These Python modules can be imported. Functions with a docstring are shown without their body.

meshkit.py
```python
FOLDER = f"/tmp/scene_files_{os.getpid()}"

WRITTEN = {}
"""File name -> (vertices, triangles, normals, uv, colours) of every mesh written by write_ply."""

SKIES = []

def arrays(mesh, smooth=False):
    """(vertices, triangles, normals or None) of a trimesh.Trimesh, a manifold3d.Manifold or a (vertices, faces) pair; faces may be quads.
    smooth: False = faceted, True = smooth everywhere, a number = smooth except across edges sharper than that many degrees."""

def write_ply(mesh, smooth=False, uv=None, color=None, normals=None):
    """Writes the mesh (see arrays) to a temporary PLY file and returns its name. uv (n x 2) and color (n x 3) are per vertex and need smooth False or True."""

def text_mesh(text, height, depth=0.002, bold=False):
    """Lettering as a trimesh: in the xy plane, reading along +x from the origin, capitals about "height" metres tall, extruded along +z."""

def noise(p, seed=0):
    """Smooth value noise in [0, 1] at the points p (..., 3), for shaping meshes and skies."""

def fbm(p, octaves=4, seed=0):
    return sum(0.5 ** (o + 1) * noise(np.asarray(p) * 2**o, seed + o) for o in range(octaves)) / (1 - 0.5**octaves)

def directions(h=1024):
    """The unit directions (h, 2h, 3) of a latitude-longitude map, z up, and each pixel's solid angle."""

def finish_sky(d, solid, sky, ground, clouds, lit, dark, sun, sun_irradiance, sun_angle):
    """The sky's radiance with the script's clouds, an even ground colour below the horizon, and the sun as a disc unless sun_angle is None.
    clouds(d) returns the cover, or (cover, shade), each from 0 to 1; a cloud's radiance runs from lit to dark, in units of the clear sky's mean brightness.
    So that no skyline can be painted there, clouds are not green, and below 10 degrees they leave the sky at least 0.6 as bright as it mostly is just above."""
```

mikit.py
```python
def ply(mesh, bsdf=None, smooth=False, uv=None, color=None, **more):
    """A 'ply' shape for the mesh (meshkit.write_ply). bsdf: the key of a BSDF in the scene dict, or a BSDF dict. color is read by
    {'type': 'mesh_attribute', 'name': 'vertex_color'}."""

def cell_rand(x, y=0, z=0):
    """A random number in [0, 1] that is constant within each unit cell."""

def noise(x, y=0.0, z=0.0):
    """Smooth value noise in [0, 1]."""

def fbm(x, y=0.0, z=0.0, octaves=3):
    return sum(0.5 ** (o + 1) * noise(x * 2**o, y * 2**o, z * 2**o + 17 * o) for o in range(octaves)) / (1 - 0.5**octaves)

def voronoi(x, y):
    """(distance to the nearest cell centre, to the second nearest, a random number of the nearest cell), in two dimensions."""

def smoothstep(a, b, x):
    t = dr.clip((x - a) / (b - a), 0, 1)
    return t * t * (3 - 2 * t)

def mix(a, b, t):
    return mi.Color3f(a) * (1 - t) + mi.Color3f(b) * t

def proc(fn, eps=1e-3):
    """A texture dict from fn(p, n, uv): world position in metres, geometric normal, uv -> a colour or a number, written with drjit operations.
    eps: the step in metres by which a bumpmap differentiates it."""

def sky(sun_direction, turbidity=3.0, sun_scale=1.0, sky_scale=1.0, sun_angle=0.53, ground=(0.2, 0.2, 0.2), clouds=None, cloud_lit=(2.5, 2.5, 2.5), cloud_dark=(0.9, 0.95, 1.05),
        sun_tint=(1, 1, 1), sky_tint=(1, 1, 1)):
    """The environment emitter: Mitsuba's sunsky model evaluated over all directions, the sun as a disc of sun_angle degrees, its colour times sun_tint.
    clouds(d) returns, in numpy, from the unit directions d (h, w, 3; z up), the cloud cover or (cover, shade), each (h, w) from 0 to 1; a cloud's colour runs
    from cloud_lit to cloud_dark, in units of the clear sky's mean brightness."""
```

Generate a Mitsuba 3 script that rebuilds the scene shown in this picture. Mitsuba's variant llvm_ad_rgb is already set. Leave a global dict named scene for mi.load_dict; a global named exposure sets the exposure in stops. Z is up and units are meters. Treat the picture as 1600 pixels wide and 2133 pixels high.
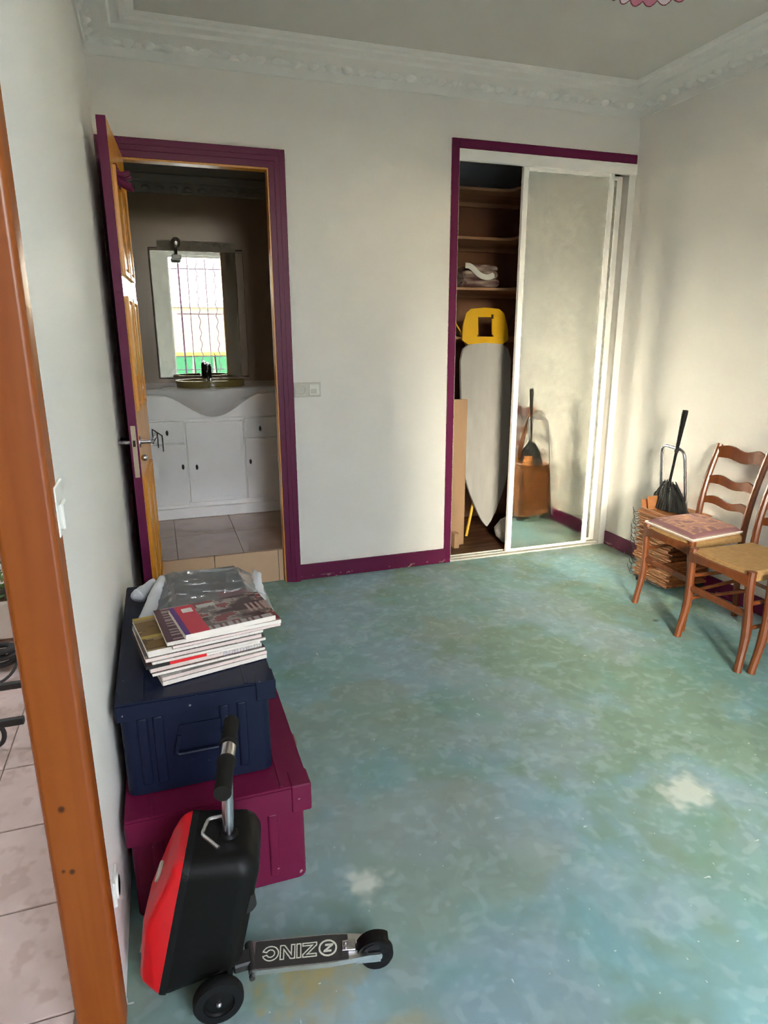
import math, random
import numpy as np, trimesh, mitsuba as mi, drjit as dr
import manifold3d as m3
import mikit, meshkit
from mikit import proc, noise, fbm, voronoi, cell_rand, smoothstep, mix
from shapely.geometry import Polygon, box as sbox, LineString, Point
from shapely.ops import unary_union
from shapely import affinity

T = mi.ScalarTransform4f
random.seed(3)
rng = np.random.default_rng(5)

# ------------------------------------------------------------------ camera, sky, exposure
EYE = np.array([0.179, -3.532, 1.367])
YAW, PITCH, ROLL, FPX = math.radians(18.643), math.radians(-15.129), math.radians(-0.231), 1368.1
_fw = np.array([math.sin(YAW) * math.cos(PITCH), math.cos(YAW) * math.cos(PITCH), math.sin(PITCH)])
_r = np.array([math.cos(YAW), -math.sin(YAW), 0]); _u = np.cross(_r, _fw)
_up = -_r * math.sin(ROLL) + _u * math.cos(ROLL)
scene = {
    'camera': {'type': 'perspective', 'fov': math.degrees(2 * math.atan(800 / FPX)), 'fov_axis': 'x', 'near_clip': 0.02,
               'to_world': T().look_at(origin=EYE.tolist(), target=(EYE + _fw).tolist(), up=_up.tolist())},
}


def clouds(d):
    c = meshkit.fbm(np.stack([d[..., 0] * 3, d[..., 1] * 3, d[..., 2] * 5], -1).reshape(-1, 3), 4).reshape(d.shape[:2])
    return np.clip(0.75 + (c - c.mean()) * 1.5, 0.4, 1.0), np.clip((c - c.mean()) * 1.2 + 0.3, 0, 1)


# a pale sun behind thin cloud, low over the street in front of the window
SUN_AZ, SUN_EL = math.atan2(-0.945, -0.33), math.radians(13.5)
scene['sky'] = mikit.sky((math.cos(SUN_EL) * math.cos(SUN_AZ), math.cos(SUN_EL) * math.sin(SUN_AZ), math.sin(SUN_EL)), turbidity=4.0, sun_scale=0.085, sky_scale=1.0, sun_angle=16,
                         sun_tint=(0.70, 0.97, 1.62), ground=(0.06, 0.055, 0.05), clouds=clouds, sky_tint=(0.97, 1.0, 1.05),
                         cloud_lit=(1.74, 1.9, 2.14), cloud_dark=(1.13, 1.24, 1.46))
exposure = 7.66
labels = {}

# ------------------------------------------------------------------ helpers
LAST = {}


def numbered(name):
    n = LAST.get(name, -1) + 1
    LAST[name] = n
    return name if n == 0 else f'{name}_{n:03d}'


def obj(name, mesh, bsdf, parent=None, smooth=30, label=None, **more):
    key = numbered(f'{parent}__{name}' if parent else name)
    scene[key] = mikit.ply(mesh, bsdf, smooth=smooth, **more)
    if label:
        labels.setdefault(key, {})['label'] = label
    return key


def tag(key, label, cat=None, group=None, kind=None):
    d = labels.setdefault(key, {})
    d['label'] = label
    if cat: d['category'] = cat
    if group: d['group'] = group
    if kind: d['kind'] = kind
    return key


def thing(name, label, cat, group=None):
    return tag(numbered(name), label, cat, group)


def struct(name, mesh, bsdf, label, smooth=30):
    return tag(obj(name, mesh, bsdf, smooth=smooth), label, kind='structure')


def bx(x0, x1, y0, y1, z0, z1, b=0.0):
    if b <= 0:
        m = trimesh.creation.box(extents=(x1 - x0, y1 - y0, z1 - z0))
        m.apply_translation(((x0 + x1) / 2, (y0 + y1) / 2, (z0 + z1) / 2))
        return m
    pts = []
    for x, sx in ((x0, 1), (x1, -1)):
        for y, sy in ((y0, 1), (y1, -1)):
            for z, sz in ((z0, 1), (z1, -1)):
                pts += [(x, y + sy * b, z + sz * b), (x + sx * b, y, z + sz * b), (x + sx * b, y + sy * b, z)]
    return trimesh.PointCloud(np.array(pts)).convex_hull


def rbox(x0, x1, y0, y1, z0, z1, r, seg=16):
    s = m3.Manifold.sphere(r, seg)
    return tm(m3.Manifold.batch_hull([s.translate((x, y, z)) for x in (x0 + r, x1 - r) for y in (y0 + r, y1 - r) for z in (z0 + r, z1 - r)]))


def out(m):
    """Faces turned outwards."""
    if m.volume < 0: m.invert()
    return m


def tm(m):
    k = m.to_mesh()
    return trimesh.Trimesh(np.array(k.vert_properties[:, :3]), np.array(k.tri_verts), process=False)


def cat(*ms):
    out = []
    for m in ms:
        out += list(m) if isinstance(m, (list, tuple)) else [m]
    return trimesh.util.concatenate(out)


def tube(pts, r, sides=12, caps=True, closed=False):
    p = np.asarray(pts, float); n = len(p)
    rr = np.broadcast_to(np.asarray(r, float), (n,))
    if closed:
        t = np.roll(p, -1, 0) - np.roll(p, 1, 0)
    else:
        t = np.gradient(p, axis=0)
    t /= np.linalg.norm(t, axis=1, keepdims=True) + 1e-12
    a = np.cross(t[0], [0, 0, 1.0] if abs(t[0][2]) < 0.9 else [1.0, 0, 0]); a /= np.linalg.norm(a)
    ring = []
    ang = np.arange(sides) * 2 * np.pi / sides
    for i in range(n):
        a = a - t[i] * (a @ t[i]); a /= np.linalg.norm(a)
        b = np.cross(t[i], a)
        ring.append(p[i] + rr[i] * (np.cos(ang)[:, None] * a + np.sin(ang)[:, None] * b))
    v = np.vstack(ring); f = []
    for i in range(n if closed else n - 1):
        j = (i + 1) % n
        for k in range(sides):
            l = (k + 1) % sides
            f += [(i * sides + k, i * sides + l, j * sides + l), (i * sides + k, j * sides + l, j * sides + k)]
    if caps and not closed:
        v = np.vstack([v, p[0], p[-1]]); c0, c1 = len(v) - 2, len(v) - 1
        for k in range(sides):
            l = (k + 1) % sides
            f += [(c0, l, k), (c1, (n - 1) * sides + k, (n - 1) * sides + l)]
    return out(trimesh.Trimesh(v, f, process=False))


def smooth_path(pts, n=24):
    p = np.asarray(pts, float)
    from scipy.interpolate import CubicSpline
    d = np.r_[0, np.cumsum(np.linalg.norm(np.diff(p, axis=0), axis=1))]
    return CubicSpline(d, p)(np.linspace(0, d[-1], n))


def fillet(pts, r, seg=6):
    p = [np.asarray(q, float) for q in pts]; out = [p[0]]
    for i in range(1, len(p) - 1):
        a, b, c = p[i - 1], p[i], p[i + 1]
        u, v = (a - b) / np.linalg.norm(a - b), (c - b) / np.linalg.norm(c - b)
        s, e = b + u * r, b + v * r
        for t in np.linspace(0, 1, seg + 1):
            out.append((1 - t) ** 2 * s + 2 * t * (1 - t) * b + t * t * e)
    out.append(p[-1])
    return np.array(out)


def lathe(prof, n=32, axis='z', at=(0, 0, 0)):
    m = trimesh.creation.revolve(np.asarray(prof, float), sections=n)
    if axis == 'y':
        m.apply_transform(trimesh.transformations.rotation_matrix(math.pi / 2, [1, 0, 0]))
    if axis == 'x':
        m.apply_transform(trimesh.transformations.rotation_matrix(math.pi / 2, [0, 1, 0]))
    m.apply_translation(at)
    return out(m)


def extr(poly, h, axes='xy', base=0.0):
    """A shapely polygon extruded; axes name which world axes its x and y are; it grows along the third from base."""
    m = trimesh.creation.extrude_polygon(poly, h, engine='earcut')
    v = np.array(m.vertices)
    w = np.zeros_like(v)
    ia, ib = 'xyz'.index(axes[0]), 'xyz'.index(axes[1]); ic = 3 - ia - ib
    w[:, ia], w[:, ib], w[:, ic] = v[:, 0], v[:, 1], v[:, 2] + base
    f = np.array(m.faces)
    if (ia, ib, ic) in ((1, 0, 2), (0, 2, 1), (2, 1, 0)):
        f = f[:, ::-1]
    return out(trimesh.Trimesh(w, f, process=False))


def moved(m, rz=0.0, at=(0, 0, 0), rx=0.0, ry=0.0):
    m = m.copy()
    for a, ax in ((rx, [1, 0, 0]), (ry, [0, 1, 0]), (rz, [0, 0, 1])):
        if a: m.apply_transform(trimesh.transformations.rotation_matrix(a, ax))
    m.apply_translation(at)
    return m


def print_grid(w, d, nx, ny, fn, z=0.0):
    """A flat printed sheet: nx x ny cells, one colour each (fn(u, v) of the cell)."""
    V, F, Cc = [], [], []
    for i in range(nx):
        for j in range(ny):
            c = fn((i + .5) / nx, (j + .5) / ny); k = len(V)
            for a, b in ((0, 0), (1, 0), (1, 1), (0, 1)):
                V.append(((i + a) / nx * w, (j + b) / ny * d, z)); Cc.append(c)
            F += [(k, k + 1, k + 2), (k, k + 2, k + 3)]
    return trimesh.Trimesh(V, F, process=False), np.array(Cc, float)


def lin(r, g, b):
    return [((x / 255) / 12.92 if x < 10 else ((x / 255 + .055) / 1.055) ** 2.4) for x in (r, g, b)]


# ------------------------------------------------------------------ materials
def pbr(name, color, rough=0.5, two=False, **kw):
    d = {'type': 'principled', 'base_color': color if isinstance(color, dict) else {'type': 'rgb', 'value': list(color)},
         'roughness': rough if isinstance(rough, dict) else float(rough), **kw}
    scene[name] = {'type': 'twosided', 'bsdf': d} if two else d
    return name


def bumped(name, inner, fn, scale, eps=1e-3):
    scene[name] = {'type': 'bumpmap', 'bsdf': inner, 'tex': proc(fn, eps), 'scale': float(scale)}
    return name


def wall_fn(p, n, uv):
    g = fbm(p.x * 2.3 + p.y * 1.7, p.z * 2.1, p.y * 1.3, 3)
    return mix((0.73, 0.70, 0.65), (0.77, 0.74, 0.695), g)


def rough_plaster(p, n, uv):
    return fbm(p.x * 55, p.y * 55, p.z * 55, 3)


scene['wall_paint'] = {'type': 'twosided', 'bsdf': {'type': 'bumpmap', 'bsdf': {'type': 'principled', 'base_color': proc(wall_fn), 'roughness': 0.55, 'specular': 0.3},
                                                    'tex': proc(rough_plaster, 2e-3), 'scale': 0.004}}
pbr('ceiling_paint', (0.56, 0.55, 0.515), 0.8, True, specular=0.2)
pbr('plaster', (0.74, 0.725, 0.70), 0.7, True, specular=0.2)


def floor_fn(p, n, uv):
    x, y = p.x, p.y
    wx = x + 0.05 * (fbm(x * 7, y * 7, 3.0) - 0.5)
    wy = y + 0.05 * (fbm(x * 7, y * 7, 9.0) - 0.5)
    cloudy = fbm(wx * 2.0 + 4.1, wy * 2.0 + 7.7, 0.5, 4)
    # one teal coat, sponged over with blue, green, lilac grey and khaki dabs evenly across the room
    dab = fbm(wx * 12 + 2.0, wy * 12 + 5.0, 8.0, 3) - 0.5
    blue = smoothstep(0.34, 0.66, cloudy + dab * 0.35)
    c = mix((0.19, 0.285, 0.225), (0.185, 0.34, 0.365), blue)
    lil = smoothstep(0.48, 0.66, fbm(wx * 2.4 + 1.0, wy * 2.4 + 3.0, 2.2, 4) + dab * 0.2)
    c = mix(c, (0.285, 0.355, 0.40), lil * 0.55)
    tea = smoothstep(0.52, 0.66, fbm(wx * 2.6 + 11.0, wy * 2.6 + 5.0, 6.2, 4) + dab * 0.2)
    c = mix(c, (0.15, 0.30, 0.24), tea * 0.45)
    kha = smoothstep(0.52, 0.70, fbm(wx * 2.2 + 21.0, wy * 2.2 + 15.0, 3.2, 4) + dab * 0.2)
    c = mix(c, (0.27, 0.285, 0.20), kha * 0.45)
    # sponge dabs
    d1 = smoothstep(0.46, 0.64, fbm(wx * 17, wy * 17, 1.5, 3))
    d2 = smoothstep(0.54, 0.70, fbm(wx * 28 + 3.3, wy * 28, 4.5, 2))
    d3 = smoothstep(0.52, 0.72, fbm(wx * 11 + 8.3, wy * 11 + 2.0, 7.5, 3))
    c = mix(c, c * 1.18 + mi.Color3f(0.02, 0.02, 0.02), d1 * 0.40)
    c = mix(c, mi.Color3f(0.50, 0.60, 0.62), d2 * 0.17)
    c = mix(c, c * 0.80, d3 * 0.35)
    # worn-through and stained places
    for sx, sy, rr, col, amt in ((0.571, -2.202, 0.060, (0.56, 0.59, 0.52), 0.95), (1.627, -2.195, 0.080, (0.54, 0.58, 0.53), 0.8),
                                 (0.38, -2.42, 0.11, (0.37, 0.29, 0.11), 0.85), 
                                 (0.55, -2.62, 0.09, (0.35, 0.32, 0.19), 0.6),
                                 (2.40, -1.13, 0.022, (0.07, 0.065, 0.045), 0.8)):
        r = dr.sqrt(dr.square(x - sx) + dr.square(y - sy)) / rr + (fbm(x * 21 + sx * 9, y * 21, 5.0, 3) - 0.5) * 1.5
        c = mix(c, col, smoothstep(1.2, 0.4, r) * amt * (0.6 + 0.4 * d1))
    sp = noise(x * 70, y * 70, 2.0)
    c = mix(c, (0.75, 0.77, 0.74), smoothstep(0.972, 0.985, sp) * 0.6)
    return c


def floor_rough(p, n, uv):
    return 0.42 + 0.25 * fbm(p.x * 14, p.y * 14, 2.0, 3)


scene['floor_paint'] = {'type': 'principled', 'base_color': proc(floor_fn), 'roughness': proc(floor_rough), 'specular': 0.45}


def grain_fn(ca, cb, cc, axis, stretch=0.06, freq=60.0, knots=()):
    def fn(p, n, uv):
        q = [p.x, p.y, p.z]
        a = [q[i] * (stretch if i == axis else 1.0) for i in range(3)]
        w = fbm(a[0] * 9, a[1] * 9, a[2] * 9, 3)
        g = fbm(a[0] * freq + w * 3, a[1] * freq + w * 3, a[2] * freq + w * 3, 3)
        c = mix(mix(ca, cb, smoothstep(0.25, 0.75, g)), cc, smoothstep(0.55, 0.8, w) * 0.6)
        for (kx, ky, kz, r) in knots:
            d = dr.sqrt(dr.square(p.x - kx) + dr.square(p.y - ky) + dr.square((p.z - kz) * 0.8))
            c = mix(c, (0.05, 0.012, 0.003), smoothstep(1.0, 0.4, d / r) * 0.9)
        return c
    return proc(fn)


pbr('purple_paint', (0.118, 0.009, 0.050), 0.38, specular=0.3)


def chipped(p, n, uv):
    w = smoothstep(0.60, 0.66, fbm(p.x * 42, p.y * 42, p.z * 42, 3)) * smoothstep(0.03, 0.012, p.z)
    return mix((0.108, 0.010, 0.045), (0.42, 0.36, 0.30), w * 0.7)


pbr('purple_board', proc(chipped), 0.42, specular=0.3)
pbr('pine_varnish', grain_fn((0.56, 0.215, 0.014), (0.61, 0.25, 0.019), (0.50, 0.175, 0.010), 2), 0.25, clearcoat=0.9, clearcoat_gloss=0.93)
pbr('post_wood', grain_fn((0.25, 0.053, 0.005), (0.29, 0.070, 0.007), (0.19, 0.033, 0.003), 2, 0.04, 45,
                          knots=((-0.05, -2.41, 0.555, 0.008), (-0.048, -2.41, 0.42, 0.007), (-0.062, -2.41, 0.425, 0.005), (-0.02, -2.41, 1.55, 0.016))), 0.38, clearcoat=0.35, clearcoat_gloss=0.85)
pbr('chair_wood', grain_fn((0.135, 0.032, 0.0075), (0.175, 0.046, 0.011), (0.095, 0.020, 0.005), 2, 0.08, 50), 0.33, clearcoat=0.6, clearcoat_gloss=0.9)
pbr('dark_wood', grain_fn((0.055, 0.022, 0.011), (0.085, 0.036, 0.018), (0.035, 0.014, 0.008), 0, 0.08, 40), 0.5)
pbr('shelf_wood', grain_fn((0.30, 0.16, 0.085), (0.36, 0.20, 0.11), (0.24, 0.12, 0.06), 0, 0.08, 40), 0.6)
pbr('closet_wall', (0.20, 0.095, 0.055), 0.8, True)
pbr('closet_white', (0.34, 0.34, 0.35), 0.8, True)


def rush_fn(p, n, uv):
    g = noise(p.x * 260, p.y * 40, p.z * 80) * 0.5 + noise(p.x * 40, p.y * 260, p.z * 80) * 0.5
    return mix((0.27, 0.145, 0.052), (0.43, 0.265, 0.11), g)


pbr('rush', proc(rush_fn), 0.7)
scene['mirror_silver'] = {'type': 'twosided', 'bsdf': {'type': 'conductor', 'material': 'Ag', 'specular_reflectance': {'type': 'rgb', 'value': [0.96, 0.97, 0.95]}}}
scene['chrome'] = {'type': 'roughconductor', 'material': 'Cr', 'alpha': 0.08}
scene['steel'] = {'type': 'roughconductor', 'material': 'Al', 'alpha': 0.22}
pbr('brass_dull', (0.45, 0.36, 0.27), 0.45, metallic=0.7)
pbr('white_lacquer', (0.87, 0.845, 0.81), 0.30)
pbr('white_plastic', (0.74, 0.73, 0.68), 0.35)
pbr('grey_plastic', (0.55, 0.53, 0.48), 0.45)
pbr('black_plastic', (0.006, 0.0055, 0.005), 0.45, specular=0.2)
pbr('black_matte', (0.012, 0.0115, 0.0105), 0.55)
pbr('black_rubber', (0.006, 0.006, 0.006), 0.6, specular=0.25)
pbr('black_bristle', (0.008, 0.008, 0.008), 0.8, True)
pbr('red_plastic', (0.72, 0.012, 0.018), 0.33, clearcoat=0.4)
pbr('grip_tape', (0.035, 0.030, 0.026), 0.8)
pbr('pale_print', (0.62, 0.60, 0.50), 0.6)
pbr('grip_foam', (0.014, 0.013, 0.011), 0.95, specular=0.2)


def navy_fn(p, n, uv):
    s = smoothstep(0.80, 0.85, fbm(p.x * 60, p.y * 60, p.z * 60, 3))
    g = fbm(p.x * 7, p.y * 7, p.z * 7, 3)
    return mix(mix((0.0045, 0.0075, 0.022), (0.007, 0.011, 0.031), g), (0.35, 0.36, 0.40), s * 0.5)


def wine_fn(p, n, uv):
    s = smoothstep(0.79, 0.83, fbm(p.x * 45, p.y * 45, p.z * 60, 3))
    g = fbm(p.x * 6, p.y * 6, p.z * 6, 3)
    return mix(mix((0.125, 0.006, 0.034), (0.155, 0.008, 0.043), g), (0.45, 0.30, 0.30), s * 0.6)


pbr('navy_metal', proc(navy_fn), 0.45, specular=0.22)
pbr('wine_metal', proc(wine_fn), 0.40, specular=0.3)
pbr('rust', (0.16, 0.075, 0.05), 0.8)
pbr('paper', (0.82, 0.74, 0.66), 0.7)
pbr('paper_pink', (0.78, 0.63, 0.57), 0.7)
scene['print'] = {'type': 'twosided', 'bsdf': {'type': 'principled', 'base_color': {'type': 'mesh_attribute', 'name': 'vertex_color'}, 'roughness': 0.28, 'specular': 0.55}}
scene['cloth_print'] = {'type': 'twosided', 'bsdf': {'type': 'principled', 'base_color': {'type': 'mesh_attribute', 'name': 'vertex_color'}, 'roughness': 0.85, 'specular': 0.2}}
pbr('milky_plastic', (0.62, 0.62, 0.64), 0.3, True, spec_trans=0.0)
scene['clear_plastic'] = {'type': 'blendbsdf', 'weight': 0.16, 'a': {'type': 'thindielectric', 'int_ior': 1.4}, 'b': {'type': 'twosided', 'bsdf': {'type': 'principled', 'base_color': {'type': 'rgb', 'value': [0.65, 0.65, 0.68]}, 'roughness': 0.3}}}


def board_cloth(p, n, uv):
    g = fbm(p.x * 30, p.y * 30, p.z * 5, 3)
    return mix((0.28, 0.265, 0.25), (0.35, 0.335, 0.315), g)


pbr('board_cover', proc(board_cloth), 0.65, sheen=0.3)
pbr('yellow_enamel', (0.60, 0.335, 0.012), 0.4)


def kraft_fn(p, n, uv):
    g = fbm(p.x * 25, p.y * 25, p.z * 90, 3)
    return mix((0.30, 0.115, 0.043), (0.40, 0.17, 0.068), g)


pbr('kraft_orange', proc(kraft_fn), 0.5, True)
pbr('cardboard', (0.34, 0.205, 0.115), 0.75)
pbr('bath_wall', (0.24, 0.165, 0.105), 0.28, True)
pbr('bath_ceiling', (0.26, 0.225, 0.18), 0.8, True)


def tile_fn(p, n, uv):
    g = fbm(p.x * 11, p.y * 11, p.z * 11, 4)
    return mix((0.34, 0.215, 0.155), (0.44, 0.30, 0.225), g)


def hall_fn(p, n, uv):
    g = fbm(p.x * 12, p.y * 12, 1.0, 4)
    k = fbm(p.x * 26, p.y * 26, 4.0, 3)
    return mix(mix((0.50, 0.375, 0.325), (0.60, 0.47, 0.42), g), (0.42, 0.29, 0.235), smoothstep(0.55, 0.75, k) * 0.5)


pbr('bath_tile', proc(tile_fn), 0.10, specular=0.6)
pbr('riser_tile', (0.56, 0.37, 0.23), 0.35)
pbr('hall_tile', proc(hall_fn), 0.35)
pbr('grout', (0.22, 0.17, 0.14), 0.9)
pbr('porcelain', (0.74, 0.72, 0.70), 0.07, specular=0.6)
pbr('bowl_glaze', (0.17, 0.13, 0.045), 0.12, specular=0.6)
pbr('dark_tap', (0.03, 0.027, 0.024), 0.2, metallic=0.5)
pbr('pink_fabric', (0.60, 0.24, 0.31), 0.8, True)
pbr('pale_fabric', (0.72, 0.62, 0.63), 0.8, True)
pbr('dark_pink', (0.22, 0.045, 0.075), 0.8, True)
pbr('green_bin', (0.003, 0.075, 0.018), 0.7)
pbr('yellow_lid', (0.19, 0.155, 0.01), 0.7)
pbr('house_render', (0.20, 0.155, 0.08), 0.9)
pbr('pavement', (0.20, 0.19, 0.17), 0.9)
pbr('iron', (0.030, 0.028, 0.026), 0.5)
pbr('grille_paint', (0.10, 0.045, 0.10), 0.5)
pbr('pale_stone', (0.60, 0.51, 0.43), 0.7)
scene['leaf_green'] = {'type': 'twosided', 'bsdf': {'type': 'principled', 'base_color': {'type': 'rgb', 'value': [0.06, 0.13, 0.015]}, 'roughness': 0.4}}
scene['leaf_pale'] = {'type': 'twosided', 'bsdf': {'type': 'principled', 'base_color': {'type': 'rgb', 'value': [0.30, 0.36, 0.10]}, 'roughness': 0.4}}
scene['pane_glass'] = {'type': 'thindielectric', 'int_ior': 1.5}

# ------------------------------------------------------------------ room shell
W, H, FY = 2.94, 2.662, -4.5
WX0, WX1, WZ1 = 0.45, 1.45, 2.50            # window opening in the front wall
struct('floor', bx(0, W, FY, 0.12, -0.05, 0), 'floor_paint', 'blotchy sponge-painted blue and green floor of the room', smooth=False)
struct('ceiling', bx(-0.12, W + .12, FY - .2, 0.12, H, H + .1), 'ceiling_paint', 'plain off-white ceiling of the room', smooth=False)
# back wall with the two openings
OX0, OX1, OZ = 0.099, 0.786, 2.160            # bathroom door rough opening
CX0, CX1, CZ = 1.805, 2.905, 2.335          # closet opening
bw = sbox(-0.12, -0.05, W + .12, H).difference(sbox(OX0, -1, OX1, OZ)).difference(sbox(CX0, -1, CX1, CZ))
struct('wall_back', extr(bw, 0.10, 'xz', 0.0), 'wall_paint', 'white back wall with the bathroom doorway and the closet', smooth=False)
lw = sbox(FY, -0.05, 0, H).difference(sbox(-3.46, -1, -2.37, 2.16))
struct('wall_left', extr(lw, 0.09, 'yz', -0.09), 'wall_paint', 'white left wall behind the metal trunks', smooth=False)
struct('wall_right', bx(W, W + .1, FY, 0.0, -0.05, H), 'wall_paint', 'white right wall behind the rush-seat chairs', smooth=False)
fwp = sbox(-0.09, -0.05, W + .1, H).difference(sbox(WX0, 0.02, WX1, WZ1))
struct('wall_front', extr(fwp, 0.2, 'xz', FY - .2), 'wall_paint', 'white front wall with the barred window, seen in the mirror', smooth=False)

# baseboards
bb = sbox(0.857, 0, 1.757, 0.094)
k = struct('baseboard_back', bx(0.85, 1.765, -0.014, 0.0, 0.002, 0.092, .003), 'purple_board', 'glossy purple baseboard under the white back wall')
k = struct('baseboard_right', bx(W - .014, W, FY, -0.01, 0.002, 0.092, .003), 'purple_board', 'dark purple baseboard along the right wall')

# cornices: a stepped run with leaf mouldings under it
PROF = [(0, 2.553), (.010, 2.553), (.010, 2.594), (.022, 2.600), (.030, 2.612), (.085, 2.626), (.112, 2.628), (.122, 2.641), (.150, 2.645), (.158, 2.636), (.176, 2.640), (.180, 2.651), (.205, 2.652), (.218, 2.660), (.218, H), (0, H)]


def cornice_run(name, frame, length, label, nleaf):
    """frame(d, s, z) gives the world point at distance d from the wall and s along it."""
    P = np.array(PROF); V, F = [], []; n = len(P)
    for s, e in ((0.0, 1), (length, -1)):
        for d, z in P:
            V.append(frame(d, s + e * d, z))           # mitred ends
    for i in range(n):
        j = (i + 1) % n
        F += [(i, j, n + j), (i, n + j, n + i)]
    m = trimesh.Trimesh(V, F, process=False); m.fix_normals()
    key = struct(name, m, 'plaster', label, smooth=False)
    # one acanthus leaf: a curled lobe
    for i in range(nleaf):
        s = 0.10 + (length - 0.2) * i / (nleaf - 1)
        pts = []
        for a in np.linspace(-1, 1, 5):
            for b in (0, .33, .66, 1):
                w = 0.026 * math.sin(math.pi * (0.15 + 0.85 * (1 - b) * 0.9)) + 0.004
                d = 0.012 + 0.032 * b + 0.004 * (1 - a * a)
                z = 2.594 + 0.026 * b - 0.007 * (1 - a * a) * (0.4 + b)
                pts.append(frame(d, s + a * w, z))
            pts.append(frame(0.018, s + a * 0.02, 2.600))
        hull = trimesh.PointCloud(np.array(pts)).convex_hull
        obj('leaf', hull, 'plaster', key, smooth=50)
    return key


cornice_run('trim_1', lambda d, s, z: (s, -d, z), W, 'white plaster cornice along the top of the back wall', 34)
cornice_run('trim_2', lambda d, s, z: (W - d, -s, z), -FY, 'white plaster cornice with leaf moulding along the right wall', 46)
cornice_run('trim_3', lambda d, s, z: (d, FY + s, z), -FY, 'white plaster cornice along the left wall', 46)
cornice_run('trim_4', lambda d, s, z: (W - s, FY + d, z), W, 'white plaster cornice along the front wall', 34)


# bathroom door casing (purple) with pine jambs
def casing(x0, x1, zt, w, y0, y1):
    return extr(sbox(x0, 0, x1, zt).difference(sbox(x0 + w, -1, x1 - w, zt - w)), y1 - y0, 'xz', y0)


k = thing('trim_5', 'purple moulded casing around the bathroom doorway', None); labels[k]['kind'] = 'structure'; labels[k].pop('category', None)
obj('casing', cat(casing(0.004, 0.859, 2.235, 0.080, -0.016, 0.0), casing(0.004, 0.859, 2.235, 0.052, -0.024, -0.016), casing(0.012, 0.851, 2.227, 0.022, -0.029, -0.024)), 'purple_paint', k, smooth=False)
obj('jamb', cat(bx(0.772, 0.786, -0.004, 0.055, 0.0, 2.150), bx(0.099, 0.113, -0.004, 0.055, 0, 2.150), bx(0.099, 0.786, -0.004, 0.055, 2.146, 2.160)), 'pine_varnish', k, smooth=False, label='unpainted pine jamb')

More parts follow.
